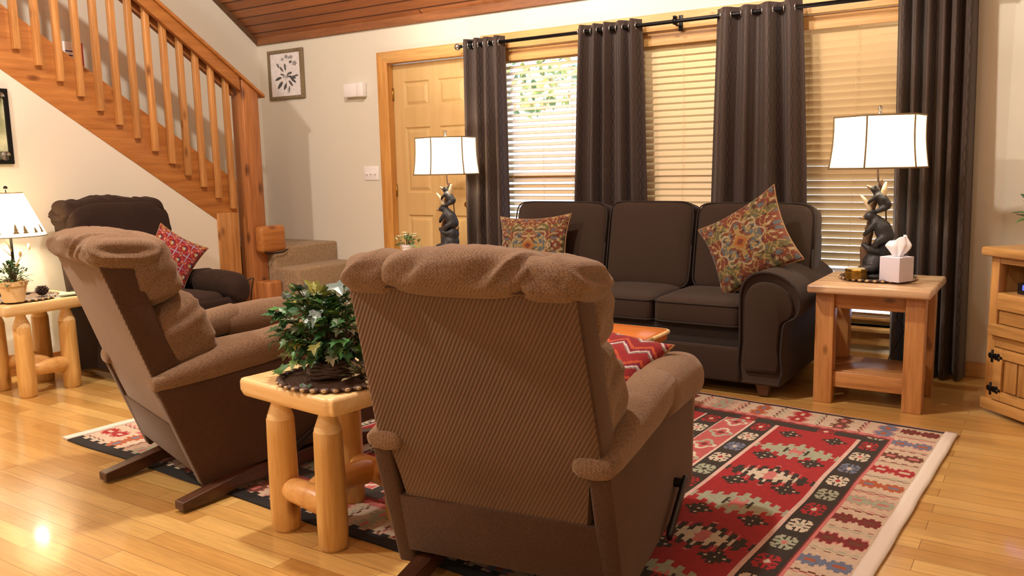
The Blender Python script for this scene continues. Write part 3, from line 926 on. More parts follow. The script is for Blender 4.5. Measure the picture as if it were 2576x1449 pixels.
def kilim_red(x, z):
    c = lin(160, 36, 42); per = .5
    u, v = (x + z) / 1.0, (x - z) / 1.0
    gu, gv = (u % per) / per - .5, (v % per) / per - .5
    k = (int(math.floor(u / per)) + int(math.floor(v / per))) % 2
    if k:
        if abs(abs(gu) - abs(gv)) < .07 and max(abs(gu), abs(gv)) < .42: return lin(170, 160, 176)
        if abs(gu) < .1 and abs(gv) < .1: return lin(112, 34, 60)
    else:
        if max(abs(gu), abs(gv)) < .12: return lin(206, 196, 160)
        if max(abs(gu), abs(gv)) < .24: return lin(84, 54, 70) if gu > 0 else lin(184, 120, 60)
        for (p, q) in ((.36, .36), (-.36, .36), (.36, -.36), (-.36, -.36)):
            if math.hypot(gu - p, gv - q) < .075: return lin(220, 190, 170)
    if abs(gu) > .46 or abs(gv) > .46: return lin(190, 96, 66)
    if abs(z) > .82: return lin(190, 140, 70) if int(x * 9) % 2 else lin(120, 40, 40)
    return c
def zigzag_red(x, z):
    t = z + .22 * tri(x / .5); k = (t + 2) / .42; f = k - math.floor(k)
    if f < .10: return lin(206, 190, 186)
    if f < .26: return lin(124, 34, 52)
    if f < .42: return lin(186, 84, 48)
    if f > .92: return lin(128, 120, 116)
    return lin(150, 40, 44) if int(math.floor(k)) % 2 else lin(134, 30, 34)

pillow('throw_pillow', 'small tapestry pillow standing upright at the left end of the brown sofa', .53, .42, .15, tapestry(1.3), (-2.87, 4.65, .715), (R(-14), R(-3), R(3)), group='tapestry pillows on the sofa')
pillow('throw_pillow', 'large tapestry pillow tilted on its corner against the right sofa arm', .53, .46, .16, tapestry(4.1), (-1.445, 4.62, .785), (R(-14), R(-30), R(-8)), group='tapestry pillows on the sofa')

# ---------------------------------------------------------------- sofa
sf = thing('sofa', 'dark brown three seat sofa with rolled arms in front of the windows', 'sofa', (-2.13, 4.30, 0.009))
def scroll(y, s=1.0, grow=0.0):
    P = [(.755, .06), (.748, .30), (.745, .50), (.752, .575), (.785, .632), (.84, .660), (.905, .662), (.97, .640), (1.025, .595), (1.055, .535), (1.055, .475), (1.03, .430), (.99, .410), (.972, .36), (.965, .22), (.962, .06)]
    Q = []
    n = len(P)
    for i in range(n):                       # one Catmull-Rom subdivision
        p0, p1, p2, p3 = [Vector(P[(i + k - 1) % n]) for k in range(4)]
        Q.append(p1)
        if i < n - 1: Q.append((p1 * 9 + p2 * 9 - p0 - p3) / 16)
    cx, cz = .88, .40
    return [Vector((s * (cx + (p.x - cx) * (1 + grow)), y, cz + (p.y - cz) * (1 + grow))) for p in Q]
for s in (-1, 1):
    bm = BM()
    loft(bm, [scroll(.012, s, -.06), scroll(.0, s, -.03), scroll(.012, s, 0), scroll(.3, s), scroll(.62, s), scroll(.80, s), scroll(.84, s, -.02)])
    arm = obj('arm', bm, SOFA, sf, angle=60)
    bm = BM(); tube(bm, scroll(.004, s, -.012), 0.007, 8); obj('piping', bm, SOFAPIPE, arm)
    bm = BM(); rg = scroll(-.006, s, -.24)
    loft(bm, [scroll(.01, s, -.20), scroll(-.004, s, -.22), scroll(-.008, s, -.27)])
    pn = obj('front_panel', bm, SOFA, arm); 
bm = bx(-.75, .75, .0, .05, .06, .245, .012, 3); obj('front_rail', bm, SOFA, sf, angle=50)
bm = bx(-.75, .75, .06, .84, .08, .345, .01); obj('deck', bm, SOFAPIPE, sf, angle=50)
bm = BM()
prism(bm, [(-.97, .08), (.97, .08), (.97, .80), (.93, .90), (.86, .935), (-.86, .935), (-.93, .90), (-.97, .80)], 'y', .69, .825, .03, 3)
obj('back', bm, SOFA, sf, angle=60)
for k, x0 in enumerate((-.745, -.238, .238)):
    x1 = (-.238, .238, .745)[k]
    bm = BM()
    supere(bm, ((x0 + x1) / 2, .335, .412), ((x1 - x0) / 2 - .001, .315, .078), .30, .16, 72, 24, disp=lambda p: Vector((p.x, p.y, p.z + (.016 * (1 - (p.x / .26) ** 2) * (1 - (p.y / .33) ** 2) if p.z > 0 else 0))))
    sc = obj('seat_cushion', bm, SOFA, sf)
    for z in (.345 + .012, .478 - .012):
        bm = BM(); q = []
        a, b_ = (x1 - x0) / 2 - .001, .315
        for i in range(64):
            t = 2 * PI * i / 64; q.append(((x0 + x1) / 2 + a * sgnpow(math.cos(t), .16), .335 + b_ * sgnpow(math.sin(t), .16), z))
        tube(bm, q + [q[0]], .0045, 6); obj('piping', bm, SOFAPIPE, sc)
TB = Matrix.Rotation(R(-11), 3, 'X')
for x, hw, zc_, hz in ((-.645, .35, .72, .262), (0.0, .283, .72, .268), (.645, .35, .72, .262)):
    bm = BM()
    def dsp(p, hw=hw): return p + Vector((0, -.02 * (1 - (p.x / hw) ** 2) * (1 - (p.z / .27) ** 2) if p.y < 0 else 0, 0.008 * noise.noise(Vector((p.x * 4, p.z * 3, hw)))))
    supere(bm, (x, .60, zc_), (hw, .10, hz), .22, .34, 72, 40, M=TB, disp=dsp)
    bc = obj('back_cushion', bm, SOFA, sf)
    q = []
    for i in range(72):
        t = 2 * PI * i / 72
        q.append(TB @ Vector((hw * .985 * sgnpow(math.cos(t), .22), -.088, hz * .985 * sgnpow(math.sin(t), .22))) + Vector((x, .60, zc_)))
    bm = BM(); tube(bm, q + [q[0]], .0045, 6); obj('piping', bm, SOFAPIPE, bc)
for x in (-.87, .87):
    for y in (.05, .80):
        bm = BM(); lathe(bm, [(.034, 0), (.05, .062)], 4); lg = obj('leg', bm, DARKWOOD, sf, smooth=False)
        lg.location = (x, y, 0); lg.rotation_euler.z = PI / 4

# ---------------------------------------------------------------- recliners
def recliner(label, loc, rz, tilt, mats, group=None, base_turn=0.0, sc=(1, 1, 1), lever=True, tall=0):
    mb, mc, ms = mats
    t = thing('recliner', label, 'recliner', loc, (tilt, 0, rz), group); t.scale = sc
    LEAN = 0.28
    yb = lambda z: -LEAN * (z - .08)
    wr = lambda p, a, k: a * (1 - abs(noise.noise(p * k)) * 2.2)
    # outside back: a leaning slab with notches above the arms
    bm = BM()
    out = [(-.29, .255), (.29, .255), (.298, .468), (.345, .482), (.328, .928), (-.328, .928), (-.345, .482), (-.298, .468)]
    va = [bm.verts.new((x, yb(z), z)) for x, z in out]; vb = [bm.verts.new((x, yb(z) + .105, z + .03)) for x, z in out]
    fs = [bm.faces.new(va[::-1]), bm.faces.new(vb)]
    for i in range(8):
        j = (i + 1) % 8; fs.append(bm.faces.new((va[i], va[j], vb[j], vb[i])))
    bmesh.ops.bevel(bm, geom=list({e for f in fs for e in f.edges}), offset=.012, segments=3, affect='EDGES', profile=.5)
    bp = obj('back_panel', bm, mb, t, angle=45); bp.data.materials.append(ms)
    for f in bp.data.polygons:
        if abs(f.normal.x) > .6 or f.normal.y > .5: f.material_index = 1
    bm = BM()
    out = [(-.318, .075), (.318, .075), (.318, .275), (-.318, .275)]
    va = [bm.verts.new((x, yb(z) - .006, z)) for x, z in out]; vb = [bm.verts.new((x, yb(z) + .03, z)) for x, z in out]
    fs = [bm.faces.new(va[::-1]), bm.faces.new(vb)]
    for i in range(4):
        j = (i + 1) % 4; fs.append(bm.faces.new((va[i], va[j], vb[j], vb[i])))
    bmesh.ops.bevel(bm, geom=list({e for f in fs for e in f.edges}), offset=.006, segments=2, affect='EDGES', profile=.5)
    obj('back_skirt', bm, ms, t, angle=45)
    # head roll: centre lobe and two gathered side lobes
    def lobe(c, r, sk, seed, name):
        bm = BM()
        M = Matrix.Rotation(R(-8), 3, 'X')
        def dsp(p):
            q = Vector((p.x * 13 + p.z * 12 * sk, p.z * 4, p.y * 4 + seed)); f = abs(noise.noise(q)); low = max(0.0, min(1.0, .6 - p.z / r[2]))
            k = (.046 * (0.28 - f) * (.40 + low) + .007 * noise.noise(p * 40 + Vector((seed, 0, 0))) * low) * max(0.0, min(1.0, 1.0 + 1.6 * p.z / r[2]))
            n_ = Vector((p.x / r[0] ** 2, p.y / r[1] ** 2, p.z / r[2] ** 2)).normalized()
            return p + n_ * k
        supere(bm, c, r, .72, .50, 120, 60, M=M, disp=dsp)
        return obj(name, bm, mc, t)
    lobe((.0, -.146, .956), (.228, .130, .070 + .03 * tall), -1.0, seed=1.0, name='head_cushion')
    lobe((-.258, -.138, .945), (.094, .124, .064 + .03 * tall), -1.4, 5.0, 'head_cushion')
    lobe((.258, -.138, .945), (.094, .124, .064 + .03 * tall), 1.4, 9.0, 'head_cushion')
    bm = BM(); supere(bm, (0, -.146, .944), (.310, .104, .052 + .025 * tall), .7, .3, 48, 20, M=Matrix.Rotation(R(-8), 3, 'X')); obj('head_core', bm, mc, t)
    bm = BM(); tube(bm, [(-.318, yb(.925) - .005, .927), (-.2, yb(.925) - .007, .926), (.2, yb(.925) - .007, .926), (.318, yb(.925) - .005, .927)], .006, 8); obj('back_seam', bm, ms, t)
    # back and lumbar cushions
    def puff(name, c, r, e1, e2, ang, amp, seed, mat=None, nu=100, nv=56):
        bm = BM(); M = Matrix.Rotation(R(ang), 3, 'X')
        def dsp(p):
            ex = abs(p.x) / r[0]; k = amp * max(0, ex - .55) * 2.2
            f = abs(noise.noise(Vector((p.z * 22 + seed, p.y * 9, p.x * 4))))
            n_ = Vector((p.x / r[0] ** 2, p.y / r[1] ** 2, p.z / r[2] ** 2)).normalized()
            return p + n_ * (k * (.3 - f) * 1.6 + .004 * noise.noise(p * 9 + Vector((seed, 0, 0))))
        supere(bm, c, r, e1, e2, nu, nv, M=M, disp=dsp)
        return obj(name, bm, mat or mc, t)
    puff('back_cushion', (0, -.048 + tall * .01, .86 - tall * .02), (.338, .10 + tall * .015, .14 + tall * .03), .6, .35, 15, .024, 3)
    puff('lumbar_cushion', (0, .035, .612), (.338, .115, .165), .62, .35, 16, .026, 8)
    puff('seat_cushion', (0, .46, .385), (.235, .40, .095), .45, .3, 0, .004, 12)
    # footrest closed at the front
    bm = bx(-.245, .245, .82, .875, .13, .44, .03, 4); obj('footrest', bm, mc, t, angle=60)
    for s in (-1, 1):
        bm = BM()
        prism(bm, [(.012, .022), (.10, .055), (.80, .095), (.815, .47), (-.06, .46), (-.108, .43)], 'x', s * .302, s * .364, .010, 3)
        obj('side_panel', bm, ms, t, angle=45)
        # rear pad and raised front pad of the arm
        rings = []
        for (y, w, h, z) in ((-.118, .044, .020, .456), (-.112, .057, .030, .457), (-.05, .064, .040, .464), (.10, .072, .054, .484), (.30, .078, .066, .508), (.46, .076, .064, .525), (.50, .05, .04, .525)):
            ring = []
            for k in range(28):
                a = 2 * PI * k / 28
                ww = .003 * noise.noise(Vector((k * .9, y * 30, s)))
                ring.append((s * .318 + (w + ww) * sgnpow(math.cos(a), .8), y, z + (h + ww) * sgnpow(math.sin(a), .8)))
            rings.append(ring)
        bm = BM(); loft(bm, rings); rp = obj('arm_pad', bm, mc, t)
        rings = []
        for (y, w, h, z) in ((.40, .060, .05, .50), (.415, .080, .070, .503), (.47, .087, .078, .504), (.60, .089, .082, .502), (.72, .088, .083, .496), (.80, .085, .085, .488), (.855, .074, .075, .472), (.885, .05, .055, .460), (.89, .03, .03, .456)):
            ring = []
            for k in range(32):
                a = 2 * PI * k / 32; ww = .004 * noise.noise(Vector((k * .4, y * 14, s * 3)))
                ring.append((s * .318 + (w + ww) * sgnpow(math.cos(a), .85), y, z + (h + ww) * sgnpow(math.sin(a), .85)))
            rings.append(ring)
        bm = BM(); loft(bm, rings); obj('arm_front_pad', bm, mc, t)
        bm = BM(); rings = []
        for (z, w, d) in ((.10, .048, .03), (.30, .05, .034), (.44, .055, .04), (.47, .05, .035)):
            rings.append([(s * .312 + w * sgnpow(math.cos(a), .5), .815 + d * sgnpow(math.sin(a), .5), z) for a in [2 * PI * k / 20 for k in range(20)]])
        loft(bm, rings); obj('arm_front', bm, mc, t)
    # dark wooden base kept level on the floor
    inv = Matrix.Rotation(-tilt, 4, 'X') @ Matrix.Translation((0, 0, -loc[2] + .010))
    bt = Matrix.Rotation(base_turn, 4, 'Z'); off = Matrix.Translation((.05 if base_turn else 0, .33, 0))
    for s in (-1, 1):
        bm = BM()
        prism(bm, [(-.52, 0), (-.52, .034), (-.20, .075), (.30, .075), (.52, .034), (.52, 0), (.40, 0), (.26, .02), (-.26, .02), (-.40, 0)], 'x', s * .27 - .028, s * .27 + .028, .005)
        for v in bm.verts: v.co = inv @ (off @ (bt @ v.co))
        obj('base_runner', bm, DARKWOOD, t, smooth=False)
    bm = BM(); bx(-.27, .27, -.05, .05, .03, .07, .004, bm=bm); bx(-.27, .27, -.16, -.10, .03, .07, .004, bm=bm); bx(-.2, .2, -.2, .2, .07, .13, .004, bm=bm)
    for v in bm.verts: v.co = inv @ (off @ (bt @ v.co))
    obj('base_frame', bm, BLACKIRON, t, smooth=False)
    if lever:
        bm = BM(); tube(bm, [(.362, .55, .19), (.385, .55, .19)], .016, 12)
        M = Matrix.Rotation(R(28), 3, 'X'); box(bm, .392, .48, .135, .018, .25, .036, .008, M=M)
        obj('recline_lever', bm, BLACKP, t, angle=50)
    return t
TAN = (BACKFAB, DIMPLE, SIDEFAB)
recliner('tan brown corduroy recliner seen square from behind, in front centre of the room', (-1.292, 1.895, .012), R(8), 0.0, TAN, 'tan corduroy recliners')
recliner('tan brown recliner at left turned away, its wooden base runners showing on the floor', (-3.038, 2.016, .022), -.30, .052, TAN, 'tan corduroy recliners', base_turn=R(14))
recliner('dark chocolate recliner against the wall under the stairs', (-5.075, 3.16, .012), -PI / 2, 0.0, (CHOC, CHOC, CHOC), sc=(1.0, .86, 1.035), lever=False, tall=1)
pillow('throw_pillow', 'red kilim pillow with light crosses on the dark chocolate recliner', .33, .33, .12, lambda x, z: [q * .66 for q in kilim_red(x, z)], (-4.80, 3.32, .70), (R(-16), R(32), R(48)))
pillow('throw_pillow', 'dark red zigzag pillow on the seat of the front centre recliner', .37, .37, .13, zigzag_red, (-1.285, 2.51, .545), (R(-58), R(6), R(-6)))
# ---------------------------------------------------------------- tables
def log_table(label, loc, rz, group):
    t = thing('log_side_table', label, 'side table', loc, rz, group)
    rs = random.Random(label)
    bm = BM(); pts = []
    for k in range(48):
        a = 2 * PI * k / 48; c, s = sgnpow(math.cos(a), .09), sgnpow(math.sin(a), .09)
        w = 1 + (.014 * math.sin(3 * a + 1) + .010 * math.sin(7 * a))
        pts.append((.25 * c * w, .225 * s * w))
    rings = []
    for (g, z) in ((.93, .478), (.972, .482), (1.0, .50), (1.0, .528), (.985, .538), (.955, .5415)):
        rings.append([(p[0] * g, p[1] * g, z + (.004 * noise.noise(Vector((p[0] * 14, p[1] * 14, 2))) if z < .49 else 0)) for p in pts])
    loft(bm, rings); obj('tabletop', bm, LOGTOP, t, angle=50)
    for sx in (-1, 1):
        for sy in (-1, 1):
            bm = BM(); ph = rs.uniform(0, 6)
            prof = [(.040, 0), (.048, .012), (.050, .10), (.0485, .22), (.047, .34), (.046, .402), (.040, .408)]
            lathe(bm, prof, 22, (sx * .128, sy * .148, 0), mod=lambda a, r, ph=ph: 1 + .035 * math.sin(2 * a + ph) + .02 * math.sin(5 * a + ph))
            lg = obj('leg', bm, LOGLEG, t, angle=50)
            bm = BM(); lathe(bm, [(.0455, .400), (.0445, .412), (.031, .448), (.026, .462), (.026, .484)], 22, (sx * .128, sy * .148, 0)); tn = obj('tenon', bm, LOGTOP, lg, angle=50); tn['label'] = 'pale shaved tenon'
    for sy in (-1, 1):
        bm = BM(); tube(bm, [(-.118, sy * .148, .155), (-.075, sy * .148, .155), (.075, sy * .148, .15), (.118, sy * .148, .15)], [.028, .043, .046, .030], 18)
        obj('stretcher', bm, LOGRAIL, t, angle=60)
    bm = BM(); tube(bm, [(0, -.148, .16), (0, -.10, .16), (0, 0, .165), (0, .10, .16), (0, .148, .16)], [.028, .046, .044, .046, .028], 18)
    obj('stretcher', bm, LOGRAIL, t, angle=60)
    return t
log_table('peeled log side table between the two tan recliners, holding the ivy', (-2.062, 2.03, 0), R(-6), 'peeled log side tables')
log_table('peeled log side table under the lit cone lamp at the far left wall', (-5.00, 2.50, 0), PI / 2, 'peeled log side tables')

def rustic_table(label, loc):
    t = thing('end_table', label, 'end table', loc, 0, 'rustic square end tables')
    obj('tabletop', bx(-.283, .283, -.303, .303, .578, .62, .012, 3), PALETOP, t, angle=50)
    for sx in (-1, 1):
        for sy in (-1, 1):
            obj('leg', bx(sx * .21 - .045, sx * .21 + .045, sy * .185 - .04, sy * .185 + .04, 0, .578, .004), RUSTIC_Z, t)
    for sy in (-1, 1):
        obj('apron', bx(-.165, .165, sy * .19 - .014, sy * .19 + .014, .495, .578, .003), RUSTIC_X, t)
        obj('shelf_rail', bx(-.165, .165, sy * .19 - .014, sy * .19 + .014, .085, .165, .003), RUSTIC_X, t)
    for sx in (-1, 1):
        obj('apron', bx(sx * .215 - .014, sx * .215 + .014, -.145, .145, .495, .578, .003), RUSTIC_Z, t)
        obj('shelf_rail', bx(sx * .215 - .014, sx * .215 + .014, -.145, .145, .085, .165, .003), RUSTIC_Z, t)
    obj('shelf', bx(-.20, .20, -.176, .176, .150, .168, .002), RUSTIC_X, t)
rustic_table('rustic pine end table right of the sofa, with tissues on its pale top', (-.762, 4.605, 0))
rustic_table('rustic pine end table left of the sofa by the front door', (-3.72, 4.83, 0))

t = thing('coffee_table', 'low coffee table with an orange cedar slab top in front of the sofa', 'coffee table', (-2.20, 3.66, 0.008))
bm = BM(); pts = []
for k in range(60):
    a = 2 * PI * k / 60; c, s = sgnpow(math.cos(a), .12), sgnpow(math.sin(a), .12)
    pts.append((.60 * c, .235 * s * (1 + .02 * math.sin(5 * c + 2))))
loft(bm, [[(p[0] * g, p[1] * g, z) for p in pts] for (g, z) in ((.95, .345), (.99, .36), (1.0, .40), (.985, .408))])
obj('tabletop', bm, COFFEE, t, angle=50)
bm = BM(); q = [Vector((p[0] * 1.0, p[1] * 1.0, .398)) for p in pts]; tube(bm, q + [q[0]], .010, 8)
o = obj('live_edge', bm, LOGTOP, t); o['label'] = 'pale sapwood edge'
for sx in (-1, 1):
    for sy in (-1, 1):
        bm = BM(); lathe(bm, [(.04, 0), (.046, .1), (.044, .28), (.03, .35)], 18, (sx * .45, sy * .15, 0)); obj('leg', bm, LOGLEG, t, angle=50)

# ---------------------------------------------------------------- corner cabinet
t = thing('tv_cabinet', 'knotty pine corner cabinet with iron hinges at the right edge', 'cabinet', (-.259, 4.597, 0), R(-45))
W = 1.25
obj('top', bx(-.035, W + .035, -.035, .47, .768, .812, .012, 2), CAB_X, t, angle=40)
for a, b_ in ((.0, .05), (W - .05, W)):
    obj('stile', bx(a, b_, 0, .045, .06, .768, .003), CAB_Z, t)
for x in (0.02, W - .02):
    obj('side_panel', bx(x - .015, x + .015, .04, .46, .03, .768, .003), CAB_Z, t)
obj('back_board', bx(.03, W - .03, .445, .46, .03, .768), CAB_X, t)
obj('shelf', bx(.03, W - .03, .01, .445, .575, .597, .002), CAB_X, t)
obj('bottom_board', bx(.03, W - .03, .01, .445, .05, .07, .002), CAB_X, t)
for (z0, z1, nm, dy) in ((.735, .768, 'top_rail', 0), (.515, .598, 'shelf_rail', -.004), (.395, .445, 'ledge', -.030), (.335, .395, 'middle_rail', 0), (.02, .075, 'plinth', -.012)):
    obj(nm, bx(.05 if nm not in ('ledge', 'plinth') else (.03 if nm == 'ledge' else -.012), W - .05 if nm not in ('ledge', 'plinth') else (W - .03 if nm == 'ledge' else W + .012), dy, .045, z0, z1, .006), CAB_X, t, angle=40)
for k in range(3):
    a = .055 + k * .382; b_ = a + .374
    d_ = obj('drawer', bx(a, b_, .008, .40, .448, .512, .004), CAB_X, t)
    bm = BM(); ball(bm, ((a + b_) / 2, -.006, .480), (.014, .016, .014)); obj('knob', bm, BLACKIRON, d_)
    dd = obj('door', bx(a, b_, .008, .03, .08, .332, .003), CAB_Z, t)
    bm = BM()
    for (p, q, r, s) in ((a, a + .055, .08, .332), (b_ - .055, b_, .08, .332), (a + .055, b_ - .055, .285, .332), (a + .055, b_ - .055, .08, .125)):
        bx(p, q, -.010, .010, r, s, .003, bm=bm)
    obj('door_frame', bm, CAB_X, dd, angle=40)
    bm = BM()
    for j in range(3): bx(a + .062 + j * .083, a + .139 + j * .083, -.002, .010, .130, .280, .006, bm=bm)
    obj('door_panel', bm, CAB_Z, dd, angle=40)
    for z in (.13, .29):
        bm = BM(); tube(bm, [(a - .002, -.012, z - .03), (a - .002, -.012, z + .03)], .006, 8)
        for (px, pz, rr) in ((.018, 0, .016), (.035, .010, .009), (.035, -.010, .009), (.05, 0, .008), (-.016, 0, .014)):
            ball(bm, (a + px, -.011, z + pz), (rr, .003, rr), n=10)
        obj('hinge', bm, BLACKIRON, dd)
tt = thing('media_box', 'black media box with a blue light inside the pine cabinet', 'electronics', tuple(t.matrix_basis @ Vector((.33, .17, .598))), R(-45))
obj('case', bx(-.21, .21, -.13, .13, 0, .052, .004), BLACKP, tt)
obj('blue_light', bx(-.175, -.06, -.135, -.129, .022, .046, .001), glow('blue_led', lin(60, 70, 255), 1.5), tt, smooth=False)

# ---------------------------------------------------------------- mats
MATM = plain('woven_twig', lin(74, 52, 38), 0.55, nscale=120, nstr=0.6, var=0.3)
MATTIP = plain('twig_tip', lin(186, 160, 122), 0.6)
def mat_round(label, loc, r, group='scalloped woven table mats'):
    t = thing('table_mat', label, 'table mat', loc, 0.1, group)
    bm = BM(); prof = [(0.001, .0)]
    prof += [(r * .98, 0.0)]
    k = 0; rr = r * .98
    top = []
    while rr > .02:
        top.append((rr, .006)); top.append((rr - .007, .0095)); top.append((rr - .0135, .006)); rr -= .0142
    lathe(bm, prof + top + [(.001, .006)], 56); obj('coil', bm, MATM, t)
    bm = BM(); bt = BM(); n = int(2 * PI * r / .034)
    for k in range(n):
        a = 2 * PI * k / n; M = Matrix.Rotation(a, 3, 'Z')
        ball(bm, (r * 1.01 * math.cos(a), r * 1.01 * math.sin(a), .010), (.014, .018, .008), M, 10)
        ball(bt, (r * 1.075 * math.cos(a), r * 1.075 * math.sin(a), .011), (.005, .009, .006), M, 8)
    rim = obj('scalloped_rim', bm, MATM, t); o = obj('rim_tips', bt, MATTIP, t); o['label'] = 'pale cut tips around the rim'
mat_round('dark scalloped twig mat under the ivy basket', (-2.01, 1.985, .5415), .186)
mat_round('dark scalloped twig mat under the flower pot by the cone lamp', (-4.99, 2.455, .5415), .185)
mat_round('dark scalloped twig mat under the right hand bear lamp', (-.775, 4.66, .62), .175)
mat_round('dark scalloped twig mat under the bear lamp by the door', (-3.72, 4.86, .62), .175)

# ---------------------------------------------------------------- foliage
def leafmat(name):
    m, nt, b = nodes(name)
    a = nt.nodes.new('ShaderNodeAttribute'); a.attribute_name = 'weave'
    L(nt, a.outputs['Color'], b.inputs['Base Color']); b.inputs['Roughness'].default_value = 0.38
    b.inputs['Subsurface Weight'].default_value = 0.0
    return m
LEAF = leafmat('leaf')
IVY = [(0, 0), (.30, -.12), (.50, .02), (.36, .22), (.52, .45), (.22, .48), (0, 1.0), (-.22, .48), (-.52, .45), (-.36, .22), (-.50, .02), (-.30, -.12)]
ROUND = [(0, 0), (.28, .06), (.44, .36), (.34, .74), (0, 1.0), (-.34, .74), (-.44, .36), (-.28, .06)]
OVAL = [(0, 0), (.16, .12), (.26, .38), (.22, .66), (0, 1.0), (-.22, .66), (-.26, .38), (-.16, .12)]
def add_leaf(bm, cols, p, d, up, size, col, shape=IVY, fold=.22, curl=.2):
    d = d.normalized(); s = d.cross(up)
    if s.length < 1e-3: s = d.cross(Vector((1, 0, .1)))
    s.normalize(); n = s.cross(d).normalized()
    c = bm.verts.new(p + d * size * .38 - n * size * .02)
    vs = []
    for (x, y) in shape:
        vs.append(bm.verts.new(p + s * x * size + d * y * size + n * (abs(x) * fold - curl * y * y) * size))
    k = len(vs)
    for i in range(k):
        bm.faces.new((c, vs[i], vs[(i + 1) % k])); cols.append(col)
def foliage(name, parent, bm, cols):
    o = obj(name, bm, LEAF, parent, smooth=False, mods=(('SOLIDIFY', dict(thickness=0.0006)),))
    colour_faces(o, cols); return o
GREENS = [lin(34, 74, 34), lin(48, 100, 46), lin(70, 128, 58), lin(28, 58, 34), lin(60, 112, 70), lin(104, 140, 60)]
PALES = [lin(150, 156, 78), lin(96, 120, 116), lin(140, 160, 130), lin(170, 176, 150)]
rs = random.Random(11)
t = thing('ivy_plant', 'trailing green ivy in a twig basket on the log table between the recliners', 'plant', (-2.035, 1.99, .553))
bm = BM()
for k in range(5):
    rr = .080 + .006 * math.sin(k) - .004 * k; z = .008 + .010 * k
    pts = [(rr * (1 + .05 * math.sin(3 * a + k)) * math.cos(a), rr * (1 + .05 * math.cos(4 * a + k)) * math.sin(a), z + .004 * math.sin(5 * a + k)) for a in [2 * PI * q / 28 for q in range(29)]]
    tube(bm, pts, .0085, 7)
lathe(bm, [(.001, 0), (.07, 0), (.072, .05), (.001, .05)], 20)
obj('basket', bm, MATM, t)
bm = BM(); bs = BM(); cols = []
cen = Vector((-.025, 0, .155))
for k in range(150):
    a = rs.uniform(0, 2 * PI); el = rs.uniform(-.75, 1.25)
    dv = Vector((math.cos(a) * math.cos(el), math.sin(a) * math.cos(el), math.sin(el)))
    tip = cen + Vector((dv.x * .192, dv.y * .155, dv.z * .150)) * rs.uniform(.72, 1.05)
    base = Vector((rs.uniform(-.03, .03), rs.uniform(-.03, .03), .05))
    mid = base.lerp(tip, .5) + Vector((0, 0, .05))
    pts = [base.lerp(mid, q).lerp(mid.lerp(tip, q), q) for q in (0, .25, .5, .75, 1)]
    tube(bs, pts, .0016, 5)
    for q in (1, .86, .72, .58, .46)[:rs.randint(3, 5)]:
        p = base.lerp(mid, q).lerp(mid.lerp(tip, q), q)
        d = (dv + Vector((rs.uniform(-.8, .8), rs.uniform(-.8, .8), rs.uniform(-.9, .3)))).normalized()
        hi = p.z > .23
        c = rs.choice(PALES if (rs.random() < (.5 if hi else .12)) else GREENS)
        add_leaf(bm, cols, p, d, Vector((rs.uniform(-.3, .3), rs.uniform(-.3, .3), 1)), rs.uniform(.028, .050), c)
for (x, y, z, dx, dy, dz, s, c) in ((-.165, -.05, .16, -.6, -.3, -.3, .05, 9), (-.185, -.03, .18, -.5, -.4, -.5, .055, 9), (-.20, -.02, .15, -.7, .1, -.4, .05, 9), (-.17, 0, .22, -.3, -.2, .8, .065, 9), (-.15, -.06, .21, -.4, -.5, .1, .05, 9), (.035, .0, .315, .3, -.2, -.1, .075, 1), (.045, -.1, .235, .1, -.5, -.5, .06, 1), (-.16, -.02, .20, -.6, -.3, .35, .07, 9), (-.19, 0, .13, -.7, -.2, -.25, .062, 9), (-.13, -.1, .02, -.8, -.1, .0, .06, 9), (.03, -.15, -.0, .1, -.6, -.6, .055, 9), (-.03, -.02, .28, -.2, -.3, .5, .07, 0), (.0, -.02, .27, .2, -.3, .5, .07, 0)):
    add_leaf(bm, cols, Vector((x, y, z)), Vector((dx, dy, dz)), Vector((0, -.5, 1)), s, (PALES + GREENS)[c] if c < 4 else rs.choice(GREENS[:3]))
obj('stems', bs, plain('ivy_stem', lin(70, 62, 34), 0.7), t); foliage('leaves', t, bm, cols)
# variegated sprig beside the ivy
t = thing('variegated_sprig', 'small cream and green leafy sprig beside the ivy basket', 'plant', (-1.90, 1.985, .553))
bm = BM(); bs = BM(); cols = []
for k in range(34):
    a = rs.uniform(0, 2 * PI); el = rs.uniform(.1, 1.3); dv = Vector((math.cos(a) * math.cos(el), math.sin(a) * math.cos(el), math.sin(el)))
    p = dv * rs.uniform(.02, .075)
    tube(bs, [Vector((0, 0, .0)), p * .5 + Vector((0, 0, .01)), p], .0015, 5)
    add_leaf(bm, cols, p, dv + Vector((rs.uniform(-.5, .5), rs.uniform(-.5, .5), -.2)), Vector((0, 0, 1)), rs.uniform(.022, .034), rs.choice([lin(214, 204, 172), lin(190, 178, 140), lin(96, 128, 76), lin(206, 196, 160)]), OVAL)
obj('stems', bs, plain('sprig_stem', lin(90, 74, 44), 0.7), t); foliage('leaves', t, bm, cols)

